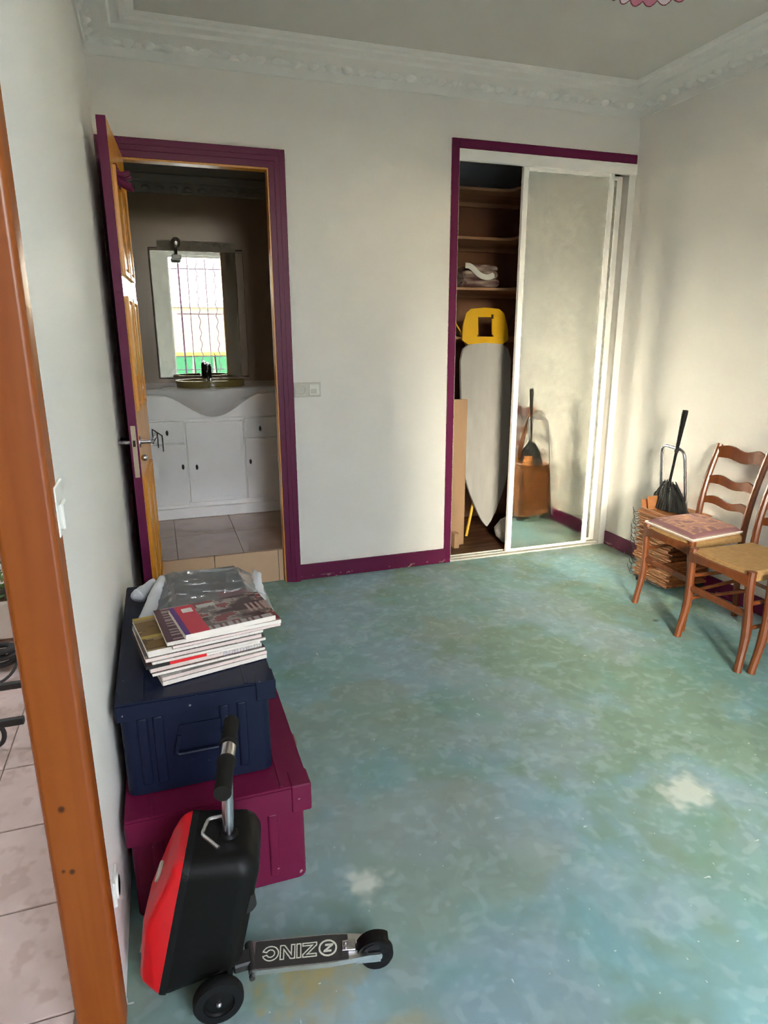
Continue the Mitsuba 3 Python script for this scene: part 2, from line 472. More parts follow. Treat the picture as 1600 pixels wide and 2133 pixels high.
# closet opening: purple strip, white fascia and sill track
k = thing('trim_6', 'flat purple strip around the closet opening', None); labels[k]['kind'] = 'structure'
obj('side_strip', bx(1.757, 1.800, -0.010, 0.012, 0.0, 2.366, .002), 'purple_paint', k)
obj('top_strip', bx(1.800, 2.932, -0.010, 0.0, 2.319, 2.366, .002), 'purple_paint', k)
k = thing('trim_7', 'white fascia and sill track of the sliding closet doors', None); labels[k]['kind'] = 'structure'
obj('fascia', bx(1.797, 2.937, -0.012, 0.010, 2.259, 2.318, .003), 'white_lacquer', k)
obj('sill_track', cat(bx(1.795, 2.905, 0.000, 0.085, 0.0, 0.0055), bx(1.795, 2.905, -0.003, 0.000, 0.0, 0.010), bx(1.795, 2.905, 0.038, 0.042, 0.0, 0.012), bx(1.795, 2.905, 0.080, 0.084, 0.0, 0.012)), 'grey_plastic', k, smooth=False)
obj('side_jamb', bx(2.890, 2.937, -0.004, 0.0, 0.0, 2.259), 'plaster', k, smooth=False)

# orange post at the left (end of the wall, opening to the hall)
k = struct('trim_8', rbox(-0.083, 0.004, -2.412, -2.345, 0.0, 2.20, 0.011, 12), 'post_wood', 'varnished orange wooden post at the left edge of the photo')

# ------------------------------------------------------------------ window in the front wall and the street behind it
k = thing('window_1', 'tall window reflected in the bathroom mirror', None); labels[k]['kind'] = 'structure'
fr = sbox(WX0, .02, WX1, WZ1).difference(sbox(WX0 + .02, .08, 1.335, WZ1 - .03))
obj('frame', extr(fr, 0.06, 'xz', FY - .12), 'white_lacquer', k, smooth=False)
for a, b in ((WX0 + .02, 1.335),):
    obj('pane', trimesh.Trimesh([(a, FY - .09, .08), (b, FY - .09, .08), (b, FY - .09, WZ1 - .04), (a, FY - .09, WZ1 - .04)], [(0, 1, 2), (0, 2, 3)], process=False), 'pane_glass', k, smooth=False)
g = thing('window_grille', 'dark purple window grille of straight and wavy bars reflected in the bathroom mirror', 'grille')
GY = FY - .24
for px in (0.61, 1.39):
    obj('post', bx(px - .012, px + .012, GY - .012, GY + .012, .05, WZ1 + .1), 'grille_paint', g, smooth=False)
i = 0
for x in np.arange(0.74, 1.34, 0.130):
    if abs(x - 1.39) < .05: continue
    if i % 2:
        z = np.linspace(.12, WZ1, 80)
        obj('wavy_bar', tube(np.stack([x + .014 * np.sin(z * 2 * np.pi / .17), 0 * z + GY, z], 1), .0075, 6), 'grille_paint', g)
    else:
        obj('straight_bar', tube([(x, GY, .1), (x, GY, WZ1)], .0075, 6), 'grille_paint', g)
    i += 1
for z in (.85, 1.05, 1.68, 2.33):
    obj('cross_bar', bx(WX0 - .02, WX1 + .02, GY - .006, GY + .006, z - .006, z + .006), 'grille_paint', g, smooth=False)

struct('ground', bx(-14, 16, -22, FY - .2, -0.12, -0.02), 'pavement', 'pale pavement outside the window, reflected in the bathroom mirror', smooth=False)
k = thing('garden_wall', 'sunlit yellow garden wall behind the green bins, in the mirror', 'wall')
obj('body', bx(-6, 9, -12.3, -12.0, -.02, 2.05), 'house_render', k, smooth=False)
obj('coping', bx(-6.05, 9.05, -12.36, -11.94, 2.05, 2.14, .01), 'pale_stone', k)
for i, (x, lab) in enumerate(((0.72, 'leftmost'), (1.16, 'second'), (1.60, 'third'), (2.04, 'fourth'))):
    b = thing('wheelie_bin', f'green bin with a yellow lid, {lab} of the row reflected in the bathroom mirror', 'bin', 'green bins outside the window')
    y = -9.0
    hull = trimesh.PointCloud(np.array([(x + sx * w, y + sy * w * 1.2, z) for z, w in ((0.02, .15), (.93, .20)) for sx in (-1, 1) for sy in (-1, 1)])).convex_hull
    obj('body', hull, 'green_bin', b, smooth=False)
    obj('lid', bx(x - .205, x + .205, y - .26, y + .26, .935, 1.03, .02), 'yellow_lid', b)
    for s in (-1, 1):
        obj('wheel', lathe([(0, -.02), (.09, -.02), (.09, .02), (0, .02)], 16, 'x', (x + s * .17, y - .2, .07)), 'black_rubber', b)

# ------------------------------------------------------------------ bathroom
BZ = 0.19
struct('floor_bathroom', bx(-0.14, 1.16, 0.036, 1.42, 0.0, BZ - .004), 'grout', 'raised bathroom floor of brown tiles', smooth=False)
struct('wall_bathroom_back', bx(-0.14, 1.16, 1.32, 1.42, 0, 2.45), 'bath_wall', 'brown tiled wall above the washbasin', smooth=False)
struct('wall_bathroom_left', bx(-0.2, -0.10, 0.10, 1.42, 0, 2.45), 'bath_wall', 'brown left wall of the bathroom', smooth=False)
struct('wall_bathroom_right', bx(1.12, 1.2, 0.10, 1.42, 0, 2.45), 'bath_wall', 'brown right wall of the bathroom', smooth=False)
struct('ceiling_bathroom', bx(-0.2, 1.2, 0.10, 1.42, 2.36, 2.42), 'bath_ceiling', 'dim bathroom ceiling', smooth=False)
xs = [-0.10, 0.198, 0.552, 0.906, 1.12]; ys = [0.036, 0.47, 0.88]
for i in range(4):
    for j in range(2):
        obj('tile', bx(xs[i] + .0015, xs[i + 1] - .0015, ys[j] + .0015, ys[j + 1] - .0015, BZ - .008, BZ, .001), 'bath_tile', 'floor_bathroom', smooth=False)
k = thing('trim_9', 'beige tiled riser of the step up to the bathroom', None); labels[k]['kind'] = 'structure'
obj('backing', bx(0.105, 0.768, 0.030, 0.036, 0.0, BZ - .01), 'grout', k, smooth=False)
for a, b in ((0.105, 0.387), (0.390, 0.740), (0.743, 0.768)):
    obj('tile', bx(a, b, 0.020, 0.030, 0.002, BZ - .002, .002), 'riser_tile', k, smooth=False)
k = struct('trim_10', cat(bx(-0.10, 1.12, 1.29, 1.32, 2.25, 2.36, .004), bx(-0.10, 1.12, 1.25, 1.32, 2.31, 2.36, .01)), 'bath_ceiling', 'moulded cornice of the bathroom ceiling')
for i in range(14):
    obj('leaf', moved(trimesh.creation.icosphere(2, 1.0), 0, (0, 0, 0)).apply_transform(np.diag([.026, .018, .016, 1])).apply_translation((-.05 + i * .087, 1.282, 2.275)), 'bath_ceiling', k, smooth=True)
for r_ in range(3):
    pass

# vanity
v = thing('vanity_unit', 'white bathroom vanity unit with doors and drawers under the washbasin', 'cabinet')
obj('carcass', tm(m3.Manifold.cube((1.21, .423, .81)).translate((-.095, .895, BZ)) - m3.Manifold.cube((1.17, .39, .85)).translate((-.075, .912, BZ + .03))), 'white_lacquer', v, smooth=False)
obj('plinth', bx(-0.095, 1.115, 0.868, 0.895, BZ + .001, 0.262, .003), 'white_lacquer', v)


def front(name, x0, x1, z0, z1, knobx, knobz):
    d = obj(name, bx(x0, x1, 0.874, 0.894, z0, z1, .005), 'white_lacquer', v)
    ins = 0.028
    ring = sbox(x0, z0, x1, z1).buffer(-.012).difference(sbox(x0, z0, x1, z1).buffer(-ins))
    obj('moulding', extr(ring, .005, 'xz', .869), 'white_lacquer', d, smooth=False)
    obj('knob', moved(trimesh.creation.icosphere(2, 1.0).apply_transform(np.diag([.008, .012, .017, 1])), 0, (knobx, .864, knobz)), 'iron', d, smooth=True)


front('door', 0.318, 0.686, 0.292, 0.826, 0.372, 0.533)
front('door', -0.092, 0.312, 0.280, 0.688, 0.285, 0.540)
front('door', 0.692, 1.110, 0.292, 0.700, 0.720, 0.548)
front('drawer', -0.092, 0.312, 0.694, 0.838, 0.205, 0.765)
front('drawer', 0.692, 1.110, 0.706, 0.838, 0.795, 0.766)
obj('fascia', bx(-0.092, 1.110, 0.880, 0.895, 0.846, 0.995, .003), 'white_lacquer', v)

# washbasin: a worktop that bellies forward in the middle, bowl sunk in it
bs = thing('washbasin', 'white porcelain washbasin with a bellied front on the vanity unit', 'washbasin')
N = 49
xx = np.linspace(-0.098, 1.118, N)


def belly(x):
    return np.exp(-((x - 0.505) / 0.25) ** 4 * 0.9) if False else 0.5 * (1 + np.cos(np.clip((x - 0.505) / 0.345, -1, 1) * np.pi))


V, F = [], []
for x in xx:
    b = belly(x)
    yf = 0.855 - 0.135 * b
    zt, zb = 1.045, 1.003 - 0.150 * b
    ring = [(1.318, zt + .006), (1.29, zt + .006), (yf + .03, zt), (yf + .008, zt - .004), (yf, zt - .014), (yf + .004, zt - .03)]
    for t in np.linspace(0.2, 1, 5):
        ring.append((yf + .004 + (0.885 - yf) * t ** 1.5 * .97, zt - .03 - (zt - .03 - zb) * math.sin(t * math.pi / 2)))
    ring += [(.893, zb + .004), (.893, 1.0015), (1.318, 1.0015)]
    V += [(x, y, z) for y, z in ring]
n = len(ring)
for i in range(N - 1):
    for j in range(n):
        l = (j + 1) % n
        F += [(i * n + j, (i + 1) * n + j, (i + 1) * n + l), (i * n + j, (i + 1) * n + l, i * n + l)]
F += [(0, j, j + 1) for j in range(1, n - 1)] + [((N - 1) * n, (N - 1) * n + j + 1, (N - 1) * n + j) for j in range(1, n - 1)]
top = trimesh.Trimesh(V, F, process=True); top.fix_normals()
mtop = m3.Manifold(m3.Mesh(np.array(top.vertices, np.float32), np.array(top.faces, np.uint32)))
cut = m3.Manifold.sphere(1, 48).scale((.215, .165, .115)).translate((0.505, 0.965, 1.052))
res = mtop - cut
if res.num_tri() < 50: top_b = top
else: top_b = tm(res)
obj('worktop', top_b, 'porcelain', bs, smooth=40)
rim = tube([(0.505 + .212 * math.cos(a), 0.965 + .162 * math.sin(a), 1.050) for a in np.linspace(0, 2 * np.pi, 49)[:-1]], .006, 8, closed=True)
col = tm((m3.Manifold.cylinder(.040, 1, 1.03, 64).scale((.212, .160, 1)) - m3.Manifold.cylinder(.06, .97, 1.0, 64).scale((.212, .160, 1)).translate((0, 0, -.01))).translate((0.505, 0.975, 1.046)))
obj('rim', col, 'bowl_glaze', bs, label='olive raised rim of the bowl')
bowl = tm((m3.Manifold.sphere(1, 48).scale((.214, .164, .114)) - m3.Manifold.sphere(1, 48).scale((.208, .158, .108))).trim_by_plane((0, 0, -1), 0.004).translate((0.505, 0.965, 1.052)))
obj('bowl', bowl, 'bowl_glaze', bs, label='olive sunken bowl')
tp = thing('basin_tap', 'dark mixer tap standing behind the washbasin bowl', 'tap')
obj('body', lathe([(0, 0), (.028, 0), (.027, .012), (.024, .02), (.024, .11), (.022, .118), (0, .12)], 24, 'z', (.505, 1.155, 1.051)), 'dark_tap', tp)
obj('spout', tube(smooth_path([(.505, 1.145, 1.118), (.505, 1.09, 1.130), (.505, 1.04, 1.115)], 10), .013, 12), 'dark_tap', tp)
obj('lever', cat(bx(.494, .516, 1.07, 1.165, 1.175, 1.187, .004), tube([(.505, 1.155, 1.165), (.505, 1.155, 1.180)], .021, 20)), 'chrome', tp)

# mirror above the basin
mr = thing('bathroom_mirror', 'large rectangular mirror with an etched crest on the bathroom wall', 'mirror')
obj('glass', bx(0.200, 0.748, 1.300, 1.306, 1.088, 1.905), 'mirror_silver', mr, smooth=False)
obj('backing', bx(0.190, 0.800, 1.306, 1.318, 1.078, 1.925, .002), 'dark_wood', mr)
obj('side_panel', bx(0.749, 0.800, 1.299, 1.306, 1.088, 1.905, .003), 'bath_wall', mr, label='narrow bevelled strip at the right')
cr = []
for i in range(7):
    cx = .30 + i * .066
    cr.append(tube([(cx + .022 * math.cos(a), 1.298, 1.945 + .014 * math.sin(a)) for a in np.linspace(0, 2 * np.pi, 20)[:-1]], .0028, 6, closed=True))
    cr.append(tube(smooth_path([(cx - .03, 1.298, 1.925), (cx, 1.298, 1.962), (cx + .03, 1.298, 1.925)], 9), .0026, 6))
obj('crest', cat(cr, bx(.20, .80, 1.298, 1.312, 1.906, 1.914), bx(.25, .75, 1.304, 1.318, 1.914, 1.97)), 'bath_ceiling', mr, label='scrolled crest along the top edge')
ml = thing('mirror_lamp', 'small chrome lamp above the bathroom mirror', 'lamp')
obj('shade', trimesh.creation.icosphere(3, 1.0).apply_transform(np.diag([.030, .030, .034, 1])).apply_translation((.366, 1.21, 1.945)), 'steel', ml, smooth=True)
obj('arm', cat(tube(smooth_path([(.372, 1.317, 1.94), (.372, 1.27, 1.965), (.372, 1.225, 1.955)], 8), .006, 8), lathe([(0, 0), (.022, 0), (.022, .01), (0, .012)], 20, 'y', (.372, 1.318, 1.94))), 'chrome', ml)
obj('stem', tube([(.366, 1.205, 1.93), (.360, 1.20, 1.865)], .009, 10), 'chrome', ml)
obj('socket', bx(.332, .394, 1.18, 1.225, 1.842, 1.872, .006), 'white_plastic', ml)
rk = thing('towel_rack', 'thin wire towel rack in front of the left vanity drawer', 'towel rack')
for a, z0, z1 in ((0.117, .70, .795), (0.146, .675, .772), (0.174, .650, .752)):
    obj('prong', tube([(a, .855, z0), (a, .855, z1)], .0030, 8), 'iron', rk)
obj('top_rail', tube([(0.115, .855, .796), (0.176, .855, .750)], .0030, 8), 'iron', rk)
obj('bracket', tube([(0.117, .856, .71), (0.117, .876, .71)], .003, 8), 'iron', rk)

# ------------------------------------------------------------------ open pine door of the bathroom
hx, hy, fx, fy = 0.116, -0.034, 0.081, -0.664            # right face line, hinge -> free edge
dv = np.array([fx - hx, fy - hy]); DL = np.linalg.norm(dv); dv /= DL
nv = np.array([-dv[1], dv[0]]); nv = nv if nv[0] > 0 else -nv   # outward normal of the pine face (+x)
DT = 0.033


def on_door(m):
    """Door space: x along the leaf from the hinge, y out of the pine face, z up."""
    v = np.array(m.vertices); w = np.empty_like(v)
    w[:, 0] = hx + dv[0] * v[:, 0] + nv[0] * v[:, 1]
    w[:, 1] = hy + dv[1] * v[:, 0] + nv[1] * v[:, 1]
    w[:, 2] = v[:, 2]
    return out(trimesh.Trimesh(w, np.array(m.faces), process=False))


dz0, dz1 = 0.035, 2.142
d = thing('door_1', 'varnished pine door with purple edges standing open against the left wall', None); labels[d]['kind'] = 'structure'
obj('leaf', on_door(bx(0, DL - .002, -DT, 0, dz0, dz1)), 'pine_varnish', d, smooth=False)
obj('edge', on_door(cat(bx(DL - .002, DL, -DT - .001, .0, dz0, dz1), bx(0, DL, -DT - .001, -DT + .001, dz0, dz1))), 'purple_paint', d, smooth=False, label='purple painted edge')
for z0, z1 in ((0.20, 0.78), (1.06, 1.52), (1.60, 2.0)):
    for x0, x1 in ((.10, .295), (.345, .54)):
        ring = sbox(x0, z0, x1, z1).difference(sbox(x0 + .016, z0 + .016, x1 - .016, z1 - .016))
        mo = extr(ring, .010, 'xz', 0.0)
        obj('moulding', on_door(mo), 'pine_varnish', d, smooth=False)
        obj('panel', on_door(bx(x0 + .03, x1 - .03, 0, .006, z0 + .03, z1 - .03, .005)), 'pine_varnish', d)
hd = obj('handle', on_door(cat(lathe([(0, 0), (.024, 0), (.024, .004), (0, .006)], 20, 'y', (DL - .055, .004, .935)), tube(fillet([(DL - .055, 0, .935), (DL - .055, .05, .935), (DL - .16, .055, .938)], .015), .0085, 10))), 'chrome', d, label='chrome lever handle')
obj('handle', on_door(cat(tube(fillet([(DL - .055, -DT, .935), (DL - .055, -DT - .045, .935), (DL - .16, -DT - .05, .935)], .015), .0085, 10))), 'chrome', d, label='chrome lever handle')
obj('thumb_turn', on_door(trimesh.creation.icosphere(2, .014).apply_translation((DL - .055, .014, .868))), 'chrome', d, smooth=True, label='chrome thumb turn of the lock')
obj('lock_plate', on_door(cat(bx(DL, DL + .0015, -DT + .007, -.007, .795, 1.01))), 'brass_dull', d, label='dull metal lock plate')
obj('latch', on_door(bx(DL, DL + .006, -DT + .011, -.012, .925, .95)), 'dark_tap', d)
for yy in (.42, .50):
    obj('coat_hook', on_door(cat(tube(smooth_path([(yy, -.002, 1.985), (yy, .03, 1.975), (yy, .055, 1.985)], 8), .009, 10), tube(smooth_path([(yy, .0, 1.965), (yy, .03, 1.945), (yy, .06, 1.935)], 8), .009, 10), bx(yy - .015, yy + .015, 0, .012, 1.935, 2.01, .003))), 'purple_paint', d, label='purple coat hook')

# ------------------------------------------------------------------ closet
struct('floor_closet', bx(1.55, 3.0, 0.0, 0.95, -0.04, 0.004), 'dark_wood', 'dark brown floor inside the closet', smooth=False)
struct('wall_closet_back', bx(1.5, 3.0, 0.90, 0.98, 0, 2.6), 'closet_wall', 'brown back wall inside the closet', smooth=False)
struct('wall_closet_left', bx(1.5, 1.60, 0.10, 0.92, 0, 2.6), 'closet_wall', 'brown left wall inside the closet', smooth=False)
struct('wall_closet_right', bx(2.95, 3.04, 0.10, 0.98, 0, 2.6), 'closet_wall', 'brown right wall inside the closet', smooth=False)
struct('ceiling_closet', bx(1.5, 3.04, 0.10, 0.98, 2.55, 2.62), 'closet_white', 'ceiling inside the closet', smooth=False)
struct('trim_11', bx(1.60, 2.95, 0.892, 0.90, 2.27, 2.55), 'closet_white', 'pale upper strip of the closet wall above the top shelf', smooth=False)
for z, nm in ((2.248, 'topmost'), (1.962, 'second from the top, above the folded cloth'), (1.658, 'third from the top, carrying the folded cloth'), (1.353, 'lowest, behind the yellow iron rest')):
    poly = unary_union([sbox(1.60, .50, 2.95, .89)] + ([sbox(2.40, .16, 2.95, .89)] if z > 1.4 else [])).buffer(.06, join_style=1).buffer(-.12, join_style=1).buffer(.06, join_style=1)
    s = thing('closet_shelf', f'L-shaped wooden closet shelf, {nm}', 'shelf', 'closet shelves')
    obj('board', extr(poly, .016, 'xy', z - .018), 'shelf_wood', s)
    obj('bracket', cat(bx(1.60, 1.615, .52, .88, z - .045, z - .018), bx(1.62, 2.90, .87, .89, z - .045, z - .018)), 'shelf_wood', s, smooth=False)

# folded printed cloth on the third shelf
fc = thing('folded_cloth', 'folded patterned cloth with a white band on the closet shelf', 'cloth')


def cloth_slab(x0, x1, y0, y1, z0, z1, sag=.02, seed=0):
    m = rbox(x0, x1, y0, y1, z0, z1, (z1 - z0) * .48, 10).subdivide().subdivide()
    v = np.array(m.vertices); nn = meshkit.noise(v * 14 + seed) - .5
    v[:, 2] += nn * sag * (v[:, 2] > z0 + .01); v[:, 0] += (meshkit.noise(v * 11 + 7 + seed) - .5) * sag
    m.vertices = v
    return m


def fabric_cols(m, base, a, b, sc=45):
    v = np.array(m.vertices); q = meshkit.noise(v * sc)
    c = np.where((q > .62)[:, None], a, np.where((q < .33)[:, None], b, base))
    return c


for i, (a, b, z0, z1) in enumerate(((2.095, 2.36, 1.660, 1.715), (2.10, 2.35, 1.712, 1.765), (2.15, 2.35, 1.762, 1.80))):
    m = cloth_slab(a, b, .53, .80, z0, z1, .018, i * 3)
    obj('fold', m, 'cloth_print', fc, smooth=True, color=fabric_cols(m, (.24, .17, .15), (.40, .32, .27), (.13, .06, .06)))
m = tube(smooth_path([(2.10, .522, 1.79), (2.15, .515, 1.775), (2.20, .51, 1.735), (2.26, .512, 1.722), (2.30, .52, 1.735)], 16), .018, 10)
v_ = np.array(m.vertices); v_[:, 1] = .515 + (v_[:, 1] - .515) * .5; m.vertices = v_
obj('white_band', m, 'white_plastic', fc, label='white band of cloth')

# ironing board stood on its nose
ib = thing('ironing_board', 'grey ironing board with a yellow iron rest stood upright in the closet', 'ironing board')
hw = .176
prof = [(-hw, 1.20), (-hw + .02, 1.275), (-hw + .06, 1.30), (0, 1.308), (hw - .06, 1.30), (hw - .02, 1.275), (hw, 1.20), (hw, .60)]
for t in np.linspace(0, 1, 14)[1:]:
    a = t * math.pi / 2
    prof.append((hw * (1 - t ** 1.25) ** 0.8 if t < 1 else 0, .56 - .47 * t ** 0.92))
left = [(-x, z) for x, z in prof[7:-1]][::-1]
bp = Polygon(prof + left).buffer(.004).simplify(.001)


def board_map(m, cx=2.205):
    v = np.array(m.vertices); w = v.copy()
    z = v[:, 2]
    w[:, 0] = cx + v[:, 0] * 1.0 + (1.25 - z) * 0.030
    w[:, 1] = .400 + (z - .7) * 0.03 + v[:, 1]
    m2 = m.copy(); m2.vertices = w
    return m2


cov = trimesh.Trimesh(*trimesh.remesh.subdivide_to_size(*(lambda e: (e.vertices, e.faces))(extr(bp, .022, 'xz', -.022)), max_edge=.05), process=True)
v_ = np.array(cov.vertices); fr_ = v_[:, 1] < -.015
v_[fr_, 1] += (meshkit.noise(np.stack([v_[fr_, 0] * 22, v_[fr_, 1] * 0, v_[fr_, 2] * 5], 1)) - .5) * .006
cov.vertices = v_
obj('cover', board_map(cov), 'board_cover', ib, smooth=50, label='grey fabric cover')
tray = Polygon([(-.155, 1.335), (-.148, 1.42), (-.125, 1.49), (-.095, 1.512), (0, 1.520), (.095, 1.512), (.125, 1.49), (.148, 1.42), (.155, 1.335), (.12, 1.312), (-.12, 1.312)]).buffer(.01)
tray = tray.difference(sbox(-.052, 1.355, .048, 1.472)).difference(sbox(.04, 1.462, .06, 1.487)).difference(sbox(-.06, 1.35, .058, 1.362))
obj('iron_rest', board_map(extr(tray, .012, 'xz', -.016)), 'yellow_enamel', ib, smooth=False, label='yellow metal iron rest with a square hole')
obj('leg', tube([(2.112, .415, .014), (2.19, .445, .33), (2.26, .46, .62)], .010, 10), 'yellow_enamel', ib, label='yellow tubular leg')
obj('leg', tube([(1.98, .475, 1.485), (2.055, .470, 1.385), (2.16, .455, 1.15)], .005, 8), 'yellow_enamel', ib, label='yellow tubular leg')
obj('leg', tube([(2.43, .465, 1.485), (2.375, .465, 1.37), (2.26, .455, 1.15)], .004, 8), 'iron', ib)

# cardboard sheets
cb = thing('cardboard_sheet', 'tall sheet of brown cardboard leaning inside the closet beside the purple strip', 'cardboard')
obj('board', moved(bx(1.80, 2.028, -.008, .008, 0, .965, .001), 0, (0, .288, .0045), rx=.0), 'cardboard', cb, smooth=False)
obj('flap', moved(bx(1.93, 1.965, .0, .05, 0, .10, .001), 0, (0, .215, .0045)), 'cardboard', cb, smooth=False)
# grey bundle behind the mirror door
gb = thing('grey_bundle', 'grey cloth bundle on the closet floor below the ironing board', 'bundle')
m = cloth_slab(2.235, 2.50, .14, .30, .005, .20, .02, 2)
v_ = np.array(m.vertices); v_[:, 0] += np.clip(v_[:, 2] - .08, 0, 1) * .35; m.vertices = v_
obj('body', m, 'board_cover', gb, smooth=True)


# sliding mirror doors
def sliding(name, x0, x1, y, label, zb=.016, zt=2.262, sw=.034):
    s = thing(name, label, None); labels[s]['kind'] = 'structure'
    obj('stile', bx(x0, x0 + sw, y - .010, y + .016, zb, zt, .003), 'white_lacquer', s)
    obj('stile', bx(x1 - sw, x1, y - .010, y + .016, zb, zt, .003), 'white_lacquer', s)
    obj('rail', bx(x0 + sw, x1 - sw, y - .008, y + .012, zb, zb + .016, .002), 'white_lacquer', s)
    obj('rail', bx(x0 + sw, x1 - sw, y - .008, y + .012, zt - .02, zt, .002), 'white_lacquer', s)
    obj('mirror', bx(x0 + sw, x1 - sw, y - .001, y + .004, zb + .016, zt - .02), 'mirror_silver', s, smooth=False, label='mirror panel')
    return s


sliding('door_2', 2.199, 2.800, 0.018, 'front sliding closet door with a white frame and a full-height mirror')
sliding('door_3', 2.290, 2.890, 0.062, 'rear sliding closet door behind the other mirror door, by the right wall')

# ------------------------------------------------------------------ switches and sockets
s = thing('switch_plate', 'white double plate with socket and light switch beside the bathroom doorway', 'switch')
obj('plate', bx(.862, 1.010, -.010, 0, 1.043, 1.120, .003), 'grey_plastic', s)
obj('socket', lathe([(0, .004), (.022, .004), (.024, .008), (.030, .008), (.030, 0), (0, 0)], 28, 'y', (.900, -.009, 1.082)), 'grey_plastic', s)
obj('rocker', bx(.945, 1.000, -.015, -.009, 1.053, 1.110, .003), 'white_plastic', s)
obj('rocker_button', bx(.952, .985, -.018, -.014, 1.060, 1.085, .002), 'grey_plastic', s)
s = thing('light_switch', 'white light switch on the left wall beside the orange post', 'switch')
obj('plate', bx(0, .006, -2.385, -2.30, 1.045, 1.13, .002), 'white_plastic', s)
obj('rocker', bx(.006, .013, -2.372, -2.325, 1.055, 1.10, .003), 'white_plastic', s)
s = thing('wall_socket', 'small white socket low on the left wall beside the orange post', 'socket')
obj('plate', bx(0, .006, -2.315, -2.255, .225, .285, .002), 'white_plastic', s)
obj('ring', lathe([(.020, 0), (.026, 0), (.026, .004), (.020, .004)], 24, 'x', (.006, -2.285, .255)), 'white_plastic', s)
s = thing('wall_socket', 'white socket low on the right wall, seen in the closet mirror', 'socket')
obj('plate', bx(W - .010, W, -.497, -.417, .185, .265, .003), 'white_plastic', s)
obj('ring', lathe([(.020, 0), (.026, 0), (.026, .004), (.020, .004)], 24, 'x', (W - .014, -.457, .225)), 'white_plastic', s)

# ------------------------------------------------------------------ ceiling lamp
lp = thing('ceiling_lamp', 'pink frilled fabric shade of the ceiling lamp', 'lamp')
LC = np.array([1.50, -1.90, 2.252])
npan = 24
for i in range(npan):
    a0, a1 = 2 * np.pi * i / npan, 2 * np.pi * (i + 1) / npan
    V, F = [], []
    for jz, (r, z) in enumerate(((.06, .20), (.085, .16), (.125, .08), (.142, .02), (.148, 0.0))):
        for t in np.linspace(0, 1, 5):
            a = a0 + (a1 - a0) * t
            bul = 1 + .05 * math.sin(math.pi * t)
            zz = z - (.010 * math.sin(math.pi * t) if jz == 4 else 0)
            V.append((LC[0] + r * bul * math.cos(a), LC[1] + r * bul * math.sin(a), LC[2] + zz))
    for jz in range(4):
        for t in range(4):
            b = jz * 5 + t
            F += [(b, b + 1, b + 6), (b, b + 6, b + 5)]
    obj('shade_panel', trimesh.Trimesh(V, F, process=False), 'pink_fabric' if i % 3 else 'pale_fabric', lp, smooth=True)
hem = []
for i in range(npan):
    for t in np.linspace(0, 1, 6)[:-1]:
        a = 2 * np.pi * (i + t) / npan; r = .149 * (1 + .05 * math.sin(math.pi * t))
        hem.append((LC[0] + r * math.cos(a), LC[1] + r * math.sin(a), LC[2] - .010 * math.sin(math.pi * t)))
obj('hem', tube(hem, .0016, 6, closed=True), 'dark_pink', lp, label='dark pink scalloped hem')
obj('cord', tube([(LC[0], LC[1], LC[2] + .19), (LC[0], LC[1], H - .02)], .004, 8), 'white_plastic', lp)
obj('ceiling_rose', lathe([(0, 0), (.045, .03), (.05, .04), (0, .04)], 24, 'z', (LC[0], LC[1], H - .04)), 'white_plastic', lp)
obj('bulb_holder', lathe([(0, 0), (.02, 0), (.02, .06), (0, .07)], 16, 'z', (LC[0], LC[1], LC[2] + .14)), 'white_plastic', lp)


